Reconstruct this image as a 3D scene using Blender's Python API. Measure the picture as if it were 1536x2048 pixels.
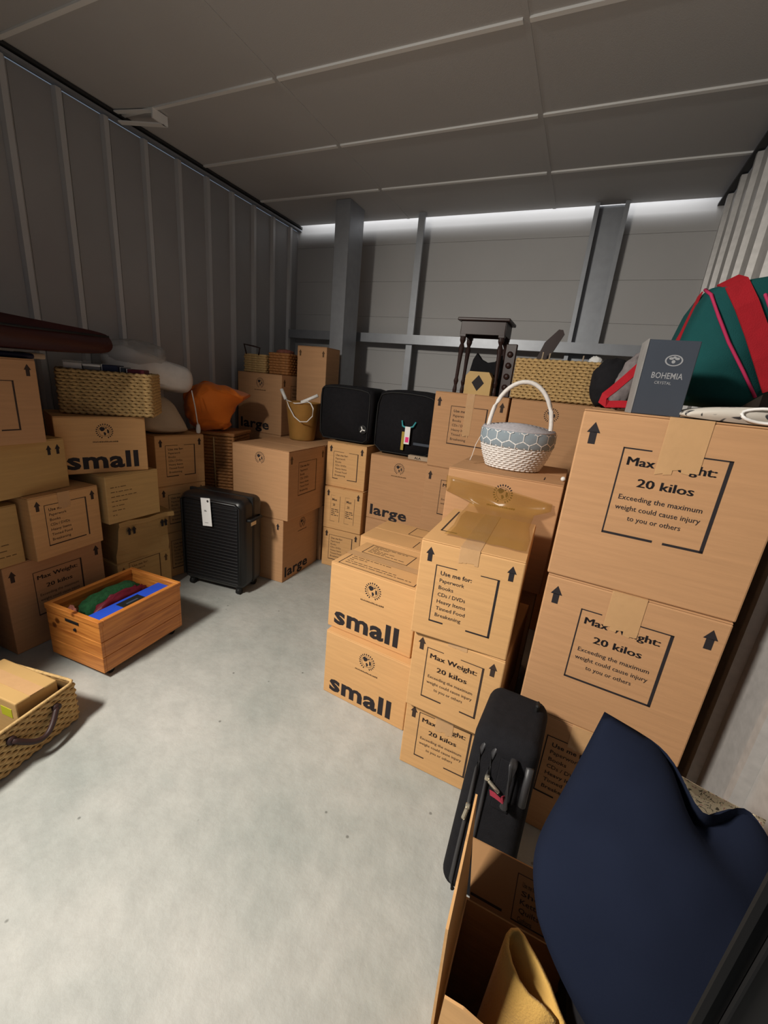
import bpy, bmesh, math, random
from mathutils import Vector, Matrix, noise
random.seed(7)
for o in list(bpy.data.objects): bpy.data.objects.remove(o)
SC = bpy.context.scene
COL = SC.collection
PI = math.pi
def R(d): return math.radians(d)

# ------------------------------------------------------------------ camera, world, lights
cam_d = bpy.data.cameras.new('camera'); cam = bpy.data.objects.new('camera', cam_d); COL.objects.link(cam)
yaw, pitch, roll = R(-23.383), R(17.235), R(-5.532)
fw = Vector((math.sin(yaw)*math.cos(pitch), math.cos(yaw)*math.cos(pitch), -math.sin(pitch)))
rt = Vector((math.cos(yaw), -math.sin(yaw), 0)); dn = fw.cross(rt)
r2 = rt*math.cos(roll)+dn*math.sin(roll); d2 = -rt*math.sin(roll)+dn*math.cos(roll)
m = Matrix((( r2.x, -d2.x, -fw.x, 0), (r2.y, -d2.y, -fw.y, 0), (r2.z, -d2.z, -fw.z, 1.5), (0, 0, 0, 1)))
cam.matrix_world = m
cam_d.sensor_fit = 'VERTICAL'; cam_d.sensor_height = 36.0; cam_d.lens = 826.85/2048*36.0
cam_d.clip_start = 0.02; cam_d.clip_end = 60
SC.camera = cam

W = bpy.data.worlds.new('corridor_ambient'); SC.world = W; W.use_nodes = True
W.node_tree.nodes['Background'].inputs[0].default_value = (0.70, 0.86, 1.10, 1)
W.node_tree.nodes['Background'].inputs[1].default_value = 0.17
SC.view_settings.view_transform = 'Standard'; SC.view_settings.look = 'None'
SC.view_settings.gamma = 1.0; SC.view_settings.use_curve_mapping = False
SC.view_settings.exposure = 0.0

def area(name, loc, target, sx, sy, power, col, spread=180):
    l = bpy.data.lights.new(name, 'AREA'); l.shape = 'RECTANGLE'; l.size = sx; l.size_y = sy
    l.energy = power; l.color = col; l.spread = R(spread)
    o = bpy.data.objects.new(name, l); COL.objects.link(o); o.location = loc
    o.rotation_euler = (Vector(target)-Vector(loc)).to_track_quat('-Z', 'Y').to_euler()
    return o
# the corridor's ceiling lamp, outside the open front of the unit, and the light of the roof space above the ceiling tiles
area('corridor_lamp', (-1.86, -0.58, 2.62), (-0.55, 0.85, 0.4), 0.55, 0.25, 91, (1.0, 0.94, 0.85), 140)
area('roof_space_light', (-1.15, 3.795, 3.10), (-1.15, 3.86, 2.85), 3.4, 0.04, 20, (0.95, 0.97, 1.0))

# ------------------------------------------------------------------ materials
def mat(name, col, rough=0.7, metal=0.0, var=0.0, vscale=6.0, bump=0.0, bscale=60.0, spec=0.3, stretch=None, sheen=0.0, col2=None, alpha=1.0, detail=4.0):
    m = bpy.data.materials.new(name); m.use_nodes = True
    nt = m.node_tree; b = nt.nodes['Principled BSDF']
    b.inputs['Roughness'].default_value = rough; b.inputs['Metallic'].default_value = metal
    b.inputs['Specular IOR Level'].default_value = spec
    if sheen: b.inputs['Sheen Weight'].default_value = sheen
    b.inputs['Base Color'].default_value = (*col, 1)
    b.inputs['Alpha'].default_value = alpha
    if var or bump:
        tc = nt.nodes.new('ShaderNodeTexCoord'); mp = nt.nodes.new('ShaderNodeMapping')
        if stretch: mp.inputs['Scale'].default_value = stretch
        nt.links.new(tc.outputs['Object'], mp.inputs['Vector'])
    if var:
        n = nt.nodes.new('ShaderNodeTexNoise'); n.inputs['Scale'].default_value = vscale; n.inputs['Detail'].default_value = detail
        nt.links.new(mp.outputs[0], n.inputs['Vector'])
        rp = nt.nodes.new('ShaderNodeValToRGB')
        c2 = col2 if col2 else tuple(c*(1-var) for c in col)
        rp.color_ramp.elements[0].position = 0.32; rp.color_ramp.elements[0].color = (*c2, 1)
        rp.color_ramp.elements[1].position = 0.68; rp.color_ramp.elements[1].color = (*col, 1)
        nt.links.new(n.outputs['Fac'], rp.inputs[0]); nt.links.new(rp.outputs[0], b.inputs['Base Color'])
    if bump:
        n2 = nt.nodes.new('ShaderNodeTexNoise'); n2.inputs['Scale'].default_value = bscale; n2.inputs['Detail'].default_value = 3
        nt.links.new(mp.outputs[0], n2.inputs['Vector'])
        bp = nt.nodes.new('ShaderNodeBump'); bp.inputs['Strength'].default_value = bump; bp.inputs['Distance'].default_value = 0.004
        nt.links.new(n2.outputs['Fac'], bp.inputs['Height']); nt.links.new(bp.outputs[0], b.inputs['Normal'])
    return m
def srgb(r, g, b):
    f = lambda c: (c/255/12.92) if c/255 <= 0.04045 else ((c/255+0.055)/1.055)**2.4
    return (f(r), f(g), f(b))
M = {}
M['card_l'] = mat('cardboard_brown', srgb(186, 142, 102), 0.75, var=0.10, vscale=5, bump=0.12, bscale=9, spec=0.2, stretch=(1, 1, 14))
M['card'] = mat('cardboard', srgb(206, 160, 108), 0.75, var=0.10, vscale=5, bump=0.12, bscale=9, spec=0.2, stretch=(1, 1, 14))
M['card2'] = mat('cardboard_ochre', srgb(188, 152, 98), 0.78, var=0.12, vscale=4, bump=0.15, bscale=9, spec=0.2, stretch=(1, 1, 14))
M['card_in'] = mat('cardboard_inside', srgb(168, 128, 88), 0.85, var=0.12, vscale=5, bump=0.1, spec=0.1)
M['cut'] = mat('cardboard_cut_edge', srgb(190, 148, 100), 0.85, var=0.25, vscale=200, spec=0.1)
M['ink'] = mat('print_ink', srgb(44, 40, 42), 0.7, spec=0.15)
M['ink_f'] = mat('print_ink_faded', srgb(96, 72, 50), 0.75, spec=0.15)
M['ink_m'] = mat('print_ink_mid', srgb(62, 50, 44), 0.75, spec=0.15)
M['tape'] = mat('parcel_tape', srgb(204, 162, 116), 0.25, var=0.06, vscale=18, bump=0.35, bscale=28, spec=0.5, alpha=0.86)
M['film'] = mat('amber_film', srgb(168, 124, 44), 0.25, var=0.15, vscale=6, bump=0.3, bscale=12, spec=0.4, alpha=0.27)
M['floor'] = None
M['steel'] = mat('galvanised_steel', (0.33, 0.345, 0.37), 0.42, metal=0.45, var=0.10, vscale=18, spec=0.5, detail=8)
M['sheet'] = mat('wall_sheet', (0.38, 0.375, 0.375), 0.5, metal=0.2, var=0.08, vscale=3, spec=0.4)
M['ribm'] = mat('wall_sheet_rib_lit', (0.58, 0.575, 0.575), 0.4, metal=0.2, var=0.08, vscale=3, spec=0.5)  # same sheet in a lighter colour, painting in the lamplight on the rib facets
M['sheet_r'] = mat('galvanised_wall_sheet', (0.43, 0.415, 0.40), 0.45, metal=0.25, var=0.16, vscale=40, spec=0.5, detail=8)
M['back'] = mat('back_wall_panel', (0.47, 0.46, 0.45), 0.6, var=0.05, vscale=2, spec=0.3)
M['tile'] = mat('ceiling_tile', (0.56, 0.55, 0.54), 0.9, var=0.06, vscale=1.5, bump=0.2, bscale=250, spec=0.1)
M['bar'] = mat('ceiling_bar', (0.88, 0.87, 0.84), 0.5, spec=0.3)
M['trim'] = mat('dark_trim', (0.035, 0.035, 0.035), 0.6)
M['white'] = mat('white_plastic', (0.72, 0.71, 0.68), 0.4, spec=0.4)
M['wicker_w'] = mat('white_wicker', (0.74, 0.70, 0.66), 0.6, var=0.12, vscale=60)
M['black'] = mat('black_shell', (0.006, 0.006, 0.007), 0.40, spec=0.5)
M['blackf'] = mat('black_fabric', (0.010, 0.0095, 0.0115), 0.9, var=0.25, vscale=40, bump=0.3, bscale=300, spec=0.2)
M['rubber'] = mat('black_rubber', (0.01, 0.01, 0.01), 0.6)
M['navy'] = mat('navy_cloth', srgb(26, 31, 46), 1.0, var=0.10, vscale=9, bump=0.06, bscale=400, spec=0.05)
M['maroon'] = mat('maroon_leather', srgb(56, 22, 21), 0.45, var=0.2, vscale=7, bump=0.15, bscale=90)
M['orange'] = mat('orange_cloth', srgb(214, 110, 26), 0.75, var=0.15, vscale=8, sheen=0.1)
M['beige'] = mat('beige_cloth', srgb(176, 156, 132), 0.85, var=0.12, vscale=8, bump=0.2, bscale=200)
M['bagw'] = mat('white_bag', (0.78, 0.77, 0.75), 0.35, var=0.12, vscale=12, spec=0.5)
M['clear'] = mat('clear_plastic', (0.55, 0.55, 0.54), 0.2, spec=0.6, alpha=0.38)
M['seagrass'] = mat('seagrass', srgb(204, 170, 116), 0.8, var=0.35, vscale=70, bump=0.3, bscale=200, spec=0.15)
M['seagrass_d'] = mat('seagrass_dark', srgb(120, 92, 56), 0.9, var=0.3, vscale=40, spec=0.1)
M['wicker_b'] = mat('brown_wicker', srgb(168, 114, 66), 0.6, var=0.3, vscale=60, spec=0.3)
M['leather'] = mat('dark_leather', srgb(52, 34, 32), 0.5)
M['darkwood'] = mat('dark_wood', srgb(50, 31, 27), 0.42, var=0.3, vscale=14, spec=0.3, stretch=(1, 1, .15))
M['teal'] = mat('teal_canvas', srgb(22, 74, 74), 0.85, var=0.2, vscale=7, bump=0.3, bscale=300, spec=0.15)
M['red'] = mat('red_webbing', srgb(160, 18, 32), 0.8, var=0.12, vscale=30, bump=0.3, bscale=300)
M['dullred'] = mat('dull_red_tag', srgb(140, 40, 56), 0.8)
M['pink'] = mat('pink_piping', srgb(176, 42, 84), 0.7)
M['slate'] = mat('slate_card', srgb(62, 68, 78), 0.5, var=0.06, vscale=9, spec=0.3)
M['silver'] = mat('silver_print', srgb(176, 178, 182), 0.35, metal=0.4)
M['greyc'] = mat('grey_cloth', srgb(120, 112, 112), 0.85, var=0.35, vscale=40)
M['felt'] = mat('mustard_felt', srgb(206, 164, 88), 0.95, var=0.15, vscale=10, bump=0.4, bscale=260, sheen=0.2)
M['green'] = mat('green_knit', srgb(34, 84, 48), 0.95, var=0.4, vscale=60, bump=0.6, bscale=160)
M['blue'] = mat('blue_card', srgb(38, 78, 196), 0.5, var=0.12, vscale=14)
M['pinkbrown'] = mat('pinkish_wool', srgb(150, 92, 78), 0.95, var=0.4, vscale=50, bump=0.6, bscale=160)
M['tag_w'] = mat('white_paper', (0.78, 0.77, 0.75), 0.6)
M['zip'] = mat('zip_tape', (0.035, 0.034, 0.036), 0.45, spec=0.4)
M['metal'] = mat('zip_metal', (0.6, 0.55, 0.45), 0.3, metal=0.9)
M['magenta'] = mat('magenta_print', srgb(236, 52, 128), 0.6)
M['tealp'] = mat('teal_strap', srgb(60, 150, 158), 0.5)
M['mustard'] = mat('mustard_card', srgb(170, 146, 60), 0.6)
M['gold'] = mat('tan_lacquer_box', srgb(186, 152, 92), 0.5, var=0.08, vscale=9)
M['navyb'] = mat('navy_book', srgb(24, 30, 56), 0.5)
M['maroonb'] = mat('maroon_book', srgb(92, 18, 34), 0.5)
M['greyp'] = mat('grey_card', srgb(140, 138, 136), 0.6, var=0.15, vscale=30)
M['jamb'] = mat('black_jamb', (0.006, 0.0055, 0.0055), 0.6, spec=0.1)
M['jamb_e'] = mat('grey_jamb_edge', (0.011, 0.0105, 0.0105), 0.7, spec=0.1)
M['green_mark'] = mat('yellow_green_mark', srgb(176, 176, 40), 0.7)

def tree(m): return m.node_tree, m.node_tree.nodes['Principled BSDF']
# concrete floor: pale cement with soft mottling and pits
fm = bpy.data.materials.new('concrete'); fm.use_nodes = True; nt, b = tree(fm); M['floor'] = fm
tc = nt.nodes.new('ShaderNodeTexCoord')
def noise_node(sc, det, rough=0.55):
    n = nt.nodes.new('ShaderNodeTexNoise'); n.inputs['Scale'].default_value = sc; n.inputs['Detail'].default_value = det; n.inputs['Roughness'].default_value = rough
    nt.links.new(tc.outputs['Object'], n.inputs['Vector']); return n
n1 = noise_node(1.7, 6); n2 = noise_node(14, 6, 0.65)
r1 = nt.nodes.new('ShaderNodeValToRGB'); e = r1.color_ramp.elements
e[0].position = 0.33; e[0].color = (*srgb(154, 158, 153), 1); e[1].position = 0.66; e[1].color = (*srgb(182, 181, 175), 1)
nt.links.new(n1.outputs['Fac'], r1.inputs[0])
r2n = nt.nodes.new('ShaderNodeValToRGB'); e = r2n.color_ramp.elements
e[0].position = 0.35; e[0].color = (.86, .86, .86, 1); e[1].position = 0.62; e[1].color = (1, 1, 1, 1)
nt.links.new(n2.outputs['Fac'], r2n.inputs[0])
mx = nt.nodes.new('ShaderNodeMixRGB'); mx.blend_type = 'MULTIPLY'; mx.inputs[0].default_value = 0.8
nt.links.new(r1.outputs[0], mx.inputs[1]); nt.links.new(r2n.outputs[0], mx.inputs[2])
vo = nt.nodes.new('ShaderNodeTexVoronoi'); vo.inputs['Scale'].default_value = 8.0; vo.inputs['Randomness'].default_value = 1
nt.links.new(tc.outputs['Object'], vo.inputs['Vector'])
r3 = nt.nodes.new('ShaderNodeValToRGB'); e = r3.color_ramp.elements
e[0].position = 0.03; e[0].color = (.5, .5, .49, 1); e[1].position = 0.055; e[1].color = (1, 1, 1, 1)
nt.links.new(vo.outputs['Distance'], r3.inputs[0])
mx2 = nt.nodes.new('ShaderNodeMixRGB'); mx2.blend_type = 'MULTIPLY'; mx2.inputs[0].default_value = 1
nt.links.new(mx.outputs[0], mx2.inputs[1]); nt.links.new(r3.outputs[0], mx2.inputs[2])
nt.links.new(mx2.outputs[0], b.inputs['Base Color'])
b.inputs['Roughness'].default_value = 0.62; b.inputs['Specular IOR Level'].default_value = 0.3
n3 = noise_node(9, 8, 0.6); bp = nt.nodes.new('ShaderNodeBump'); bp.inputs['Strength'].default_value = 0.35; bp.inputs['Distance'].default_value = 0.02
nt.links.new(n3.outputs['Fac'], bp.inputs['Height']); nt.links.new(bp.outputs[0], b.inputs['Normal'])

# pine: boards with grain along the object's long axis and knots
pm = bpy.data.materials.new('pine'); pm.use_nodes = True; nt, b = tree(pm); M['pine'] = pm
tc = nt.nodes.new('ShaderNodeTexCoord'); mp = nt.nodes.new('ShaderNodeMapping'); mp.inputs['Scale'].default_value = (2.5, 2.5, 38)
nt.links.new(tc.outputs['Object'], mp.inputs['Vector'])
n = nt.nodes.new('ShaderNodeTexNoise'); n.inputs['Scale'].default_value = 1.6; n.inputs['Detail'].default_value = 4; n.inputs['Distortion'].default_value = 0.6
nt.links.new(mp.outputs[0], n.inputs['Vector'])
rp = nt.nodes.new('ShaderNodeValToRGB'); e = rp.color_ramp.elements
e[0].position = 0.3; e[0].color = (*srgb(160, 92, 36), 1); e[1].position = 0.66; e[1].color = (*srgb(206, 134, 62), 1)
nt.links.new(n.outputs['Fac'], rp.inputs[0])
vo = nt.nodes.new('ShaderNodeTexVoronoi'); vo.inputs['Scale'].default_value = 8; nt.links.new(tc.outputs['Object'], vo.inputs['Vector'])
rk = nt.nodes.new('ShaderNodeValToRGB'); e = rk.color_ramp.elements
e[0].position = 0.09; e[0].color = (.25, .18, .12, 1); e[1].position = 0.16; e[1].color = (1, 1, 1, 1)
nt.links.new(vo.outputs['Distance'], rk.inputs[0])
mx = nt.nodes.new('ShaderNodeMixRGB'); mx.blend_type = 'MULTIPLY'; mx.inputs[0].default_value = 1
nt.links.new(rp.outputs[0], mx.inputs[1]); nt.links.new(rk.outputs[0], mx.inputs[2]); nt.links.new(mx.outputs[0], b.inputs['Base Color'])
b.inputs['Roughness'].default_value = 0.45

def cell_mat(name, base, line, scale, width, rnd):
    m = bpy.data.materials.new(name); m.use_nodes = True; nt, b = tree(m)
    uv = nt.nodes.new('ShaderNodeUVMap'); vo = nt.nodes.new('ShaderNodeTexVoronoi'); vo.feature = 'DISTANCE_TO_EDGE'
    vo.inputs['Scale'].default_value = scale; vo.inputs['Randomness'].default_value = rnd
    nt.links.new(uv.outputs[0], vo.inputs['Vector'])
    rp = nt.nodes.new('ShaderNodeValToRGB'); e = rp.color_ramp.elements
    e[0].position = width; e[0].color = (*line, 1); e[1].position = width*1.5; e[1].color = (*base, 1)
    nt.links.new(vo.outputs['Distance'], rp.inputs[0]); nt.links.new(rp.outputs[0], b.inputs['Base Color'])
    b.inputs['Roughness'].default_value = 0.85
    return m
M['hex'] = cell_mat('grey_cell_fabric', srgb(136, 148, 156), srgb(222, 222, 220), 18, 0.055, 0.45)
# floral cushion: cream with scattered dark sprigs
fl = bpy.data.materials.new('floral_cloth'); fl.use_nodes = True; nt, b = tree(fl); M['floral'] = fl
tc = nt.nodes.new('ShaderNodeTexCoord'); n = nt.nodes.new('ShaderNodeTexNoise'); n.inputs['Scale'].default_value = 85; n.inputs['Detail'].default_value = 2; n.inputs['Distortion'].default_value = 2.2
nt.links.new(tc.outputs['Object'], n.inputs['Vector'])
rp = nt.nodes.new('ShaderNodeValToRGB'); e = rp.color_ramp.elements
e[0].position = 0.39; e[0].color = (*srgb(104, 96, 78), 1); e[1].position = 0.43; e[1].color = (*srgb(236, 222, 192), 1)
x = rp.color_ramp.elements.new(0.63); x.color = (*srgb(236, 222, 192), 1); x = rp.color_ramp.elements.new(0.67); x.color = (*srgb(196, 140, 130), 1)
nt.links.new(n.outputs['Fac'], rp.inputs[0]); nt.links.new(rp.outputs[0], b.inputs['Base Color']); b.inputs['Roughness'].default_value = 0.9
# printed newspaper-like wrap
nw = bpy.data.materials.new('printed_cloth'); nw.use_nodes = True; nt, b = tree(nw); M['printed'] = nw
tc = nt.nodes.new('ShaderNodeTexCoord'); n = nt.nodes.new('ShaderNodeTexNoise'); n.inputs['Scale'].default_value = 26; n.inputs['Detail'].default_value = 1; n.inputs['Distortion'].default_value = 1.2
nt.links.new(tc.outputs['Object'], n.inputs['Vector'])
rp = nt.nodes.new('ShaderNodeValToRGB'); e = rp.color_ramp.elements
e[0].position = 0.36; e[0].color = (*srgb(50, 50, 54), 1); e[1].position = 0.40; e[1].color = (*srgb(190, 184, 174), 1)
nt.links.new(n.outputs['Fac'], rp.inputs[0]); nt.links.new(rp.outputs[0], b.inputs['Base Color']); b.inputs['Roughness'].default_value = 0.7

# ------------------------------------------------------------------ mesh helpers
def link(o, parent=None):
    COL.objects.link(o)
    if parent is not None: o.parent = parent
    return o
def from_bm(name, bm, material, parent=None, smooth=False, recalc=True):
    if recalc: bmesh.ops.recalc_face_normals(bm, faces=bm.faces[:])
    me = bpy.data.meshes.new(name); bm.to_mesh(me); bm.free()
    if smooth:
        for p in me.polygons: p.use_smooth = True
    if material is not None: me.materials.append(M[material] if isinstance(material, str) else material)
    return link(bpy.data.objects.new(name, me), parent)
def inst(name, src, parent=None, loc=None, rot=None):
    o = bpy.data.objects.new(name, src.data); link(o, parent)
    if loc is not None: o.location = loc
    if rot is not None: o.rotation_euler = rot
    return o
def thing(name, label, cat, loc=(0, 0, 0), yawd=0, group=None):
    o = bpy.data.objects.new(name, None); COL.objects.link(o); o.location = loc; o.rotation_euler = (0, 0, R(yawd))
    o['label'] = label; o['category'] = cat
    if group: o['group'] = group
    o.empty_display_size = 0.05
    return o
def tag(o, label, cat, group=None):
    o['label'] = label; o['category'] = cat
    if group: o['group'] = group
    return o
def struct(name, label=None):
    o = bpy.data.objects.new(name, None); COL.objects.link(o); o['kind'] = 'structure'
    if label: o['label'] = label
    o.empty_display_size = 0.05
    return o
def bx(bm, x0, x1, y0, y1, z0, z1, bev=0.0, seg=1, rot=None):
    g = bmesh.ops.create_cube(bm, size=1); vs = g['verts']
    for v in vs: v.co = Vector(((x0+x1)/2+v.co.x*(x1-x0), (y0+y1)/2+v.co.y*(y1-y0), (z0+z1)/2+v.co.z*(z1-z0)))
    if rot is not None:
        for v in vs: v.co = rot @ v.co
    if bev > 0:
        es = list({e for v in vs for e in v.link_edges})
        bmesh.ops.bevel(bm, geom=es, offset=bev, segments=seg, affect='EDGES', profile=0.5)
def box(name, x0, x1, y0, y1, z0, z1, material, parent=None, bev=0.0, seg=1, smooth=False):
    bm = bmesh.new(); bx(bm, x0, x1, y0, y1, z0, z1, bev, seg); return from_bm(name, bm, material, parent, smooth)
def tube(bm, pts, r, sides=6, closed=False, flat=1.0, caps=True):
    pts = [Vector(p) for p in pts]; n = len(pts); rings = []
    rr = r if hasattr(r, '__len__') else [r]*n
    up = Vector((0, 0, 1))
    for i, p in enumerate(pts):
        a = pts[(i-1) % n] if (closed or i > 0) else p
        c = pts[(i+1) % n] if (closed or i < n-1) else p
        t = (c-a)
        t = t.normalized() if t.length > 1e-9 else Vector((0, 0, 1))
        u = up if abs(t.dot(up)) < 0.95 else Vector((0, 1, 0))
        s = t.cross(u).normalized(); q = s.cross(t).normalized()
        rings.append([bm.verts.new(p+s*math.cos(2*PI*k/sides)*rr[i]*flat+q*math.sin(2*PI*k/sides)*rr[i]) for k in range(sides)])
    for i in range(n if closed else n-1):
        A, B = rings[i], rings[(i+1) % n]
        for k in range(sides): bm.faces.new((A[k], A[(k+1) % sides], B[(k+1) % sides], B[k]))
    if caps and not closed:
        bm.faces.new(list(reversed(rings[0]))); bm.faces.new(rings[-1])
def lathe(bm, prof, seg=20, cx=0, cy=0, sx=1.0, sy=1.0):
    rings = []
    for (r, z) in prof:
        rings.append([bm.verts.new((cx+math.cos(2*PI*k/seg)*max(r, 1e-4)*sx, cy+math.sin(2*PI*k/seg)*max(r, 1e-4)*sy, z)) for k in range(seg)])
    for i in range(len(rings)-1):
        for k in range(seg): bm.faces.new((rings[i][k], rings[i][(k+1) % seg], rings[i+1][(k+1) % seg], rings[i+1][k]))
    bm.faces.new(list(reversed(rings[0]))); bm.faces.new(rings[-1])
def rr_path(w, d, r, step):
    pts = []
    cs = [(w/2-r, d/2-r, 0), (-w/2+r, d/2-r, 90), (-w/2+r, -d/2+r, 180), (w/2-r, -d/2+r, 270)]
    corner = []
    for (cx, cy, a0) in cs:
        for k in range(5):
            a = R(a0+k*22.5); corner.append(Vector((cx+math.cos(a)*r, cy+math.sin(a)*r, 0)))
    L = 0; seg = []
    for i in range(len(corner)):
        a, b = corner[i], corner[(i+1) % len(corner)]; seg.append((a, b, (b-a).length)); L += (b-a).length
    n = max(8, int(round(L/step/4))*4)
    s = 0; i = 0; acc = 0
    for k in range(n):
        tgt = L*k/n
        while acc+seg[i][2] < tgt and i < len(seg)-1: acc += seg[i][2]; i += 1
        t = (tgt-acc)/max(seg[i][2], 1e-9); pts.append(seg[i][0].lerp(seg[i][1], t))
    return pts
def woven(root, w, d, h, rows, pitch, material, r_corner=0.02, amp=0.004, taper=0.0, z0=0.0, tilt=False):
    """rows of rope woven in and out round a rounded rectangle; two row meshes shared by alternate rows"""
    rh = h/rows; src = {}; r0 = rh*(.60+(.22 if tilt else 0))
    zr = lambda k: z0+r0+(h-2*r0)*k/(rows-1)
    for k in range(rows):
        s = 1-taper*(1-(k+0.5)/rows)
        par = k % 2
        if par not in src or taper:
            bm = bmesh.new(); pts = rr_path(w*s, d*s, r_corner, pitch/2)
            out = []
            for i, p in enumerate(pts):
                a = PI*i/2.0
                nrm = Vector((p.x/(w*.5), p.y/(d*.5), 0)); nrm = nrm.normalized()
                off = amp*math.sin(a+par*PI)
                out.append(p+nrm*off+Vector((0, 0, (rh*.22*math.cos(a+par*PI)) if tilt else 0)))
            tube(bm, out, rh*0.56, 5, closed=True, flat=0.75)
            o = from_bm('woven_row', bm, material, root, smooth=True); src[par] = o
            o.location = (0, 0, zr(k))
        else:
            inst('woven_row', src[par], root, (0, 0, zr(k)))
    t = max(0.006, rh*.3)
    bm = bmesh.new()
    for (x0, x1, y0, y1) in ((-w/2+t, w/2-t, -d/2+t, -d/2+2*t), (-w/2+t, w/2-t, d/2-2*t, d/2-t), (-w/2+t, -w/2+2*t, -d/2+2*t, d/2-2*t), (w/2-2*t, w/2-t, -d/2+2*t, d/2-2*t)):
        s = 1-taper*.6
        bx(bm, x0*s, x1*s, y0*s, y1*s, z0+0.002, z0+h*0.985)
    bx(bm, -w/2*(1-taper)+t, w/2*(1-taper)-t, -d/2*(1-taper)+t, d/2*(1-taper)-t, z0, z0+0.008)
    from_bm('liner', bm, 'seagrass_d', root)
def puff(bm, outline, depth, levels=7, edge=0.55, power=3.0, centre=None):
    """soft body: an outline in local XZ swept along Y, pulled in towards both ends"""
    n = len(outline)
    cx = sum(p[0] for p in outline)/n if centre is None else centre[0]; cz = sum(p[1] for p in outline)/n if centre is None else centre[1]
    rings = []
    for i in range(levels):
        t = -1+2*i/(levels-1); s = edge+(1-edge)*(1-abs(t)**power)
        rings.append([bm.verts.new((cx+(p[0]-cx)*s, t*depth/2, cz+(p[1]-cz)*s)) for p in outline])
    for i in range(levels-1):
        for k in range(n): bm.faces.new((rings[i][k], rings[i][(k+1) % n], rings[i+1][(k+1) % n], rings[i+1][k]))
    bm.faces.new(list(reversed(rings[0]))); bm.faces.new(rings[-1])
def smooth_outline(pts, it=2):
    for _ in range(it):
        q = []
        for i in range(len(pts)):
            a, b = pts[i], pts[(i+1) % len(pts)]
            q += [(a[0]*.75+b[0]*.25, a[1]*.75+b[1]*.25), (a[0]*.25+b[0]*.75, a[1]*.25+b[1]*.75)]
        pts = q
    return pts
def blob(bm, w, d, h, amp=0.1, freq=3.0, seed=0, p=2.6, su=28, sv=16, flat_bottom=True, ridge=False):
    rings = []
    f = lambda c, e: math.copysign(abs(c)**(2/e), c)
    top = None
    for j in range(1, sv):
        v = -PI/2+PI*j/sv; ring = []
        for i in range(su):
            u = 2*PI*i/su
            q = Vector((f(math.cos(v), p)*f(math.cos(u), p), f(math.cos(v), p)*f(math.sin(u), p), f(math.sin(v), p)))
            nn = noise.noise(q*freq+Vector((seed*7.1, seed*3.3, seed)))
            if ridge: nn = (1-2*abs(nn))*0.6
            s = 1+amp*nn
            c = Vector((q.x*w/2*s, q.y*d/2*s, h/2+q.z*h/2*s))
            if flat_bottom: c.z = max(c.z, 0.0)
            ring.append(bm.verts.new(c))
        rings.append(ring)
    b0 = bm.verts.new((0, 0, 0)); t0 = bm.verts.new((0, 0, h*(1+amp*.3)))
    for j in range(len(rings)-1):
        for i in range(su): bm.faces.new((rings[j][i], rings[j][(i+1) % su], rings[j+1][(i+1) % su], rings[j+1][i]))
    for i in range(su):
        bm.faces.new((b0, rings[0][(i+1) % su], rings[0][i])); bm.faces.new((t0, rings[-1][i], rings[-1][(i+1) % su]))
def strip(bm, pts, wdir, width, thick=0.003):
    """flat webbing along pts, wide along wdir"""
    pts = [Vector(p) for p in pts]; wd = Vector(wdir).normalized()
    rings = []
    for i, p in enumerate(pts):
        a = pts[max(0, i-1)]; c = pts[min(len(pts)-1, i+1)]; t = (c-a).normalized()
        w_ = (wd-t*wd.dot(t)).normalized(); nrm = t.cross(w_)
        rings.append([bm.verts.new(p+w_*sx*width/2+nrm*sy*thick/2) for sx, sy in ((-1, -1), (1, -1), (1, 1), (-1, 1))])
    for i in range(len(rings)-1):
        for k in range(4): bm.faces.new((rings[i][k], rings[i][(k+1) % 4], rings[i+1][(k+1) % 4], rings[i+1][k]))
    bm.faces.new(list(reversed(rings[0]))); bm.faces.new(rings[-1])

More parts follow.
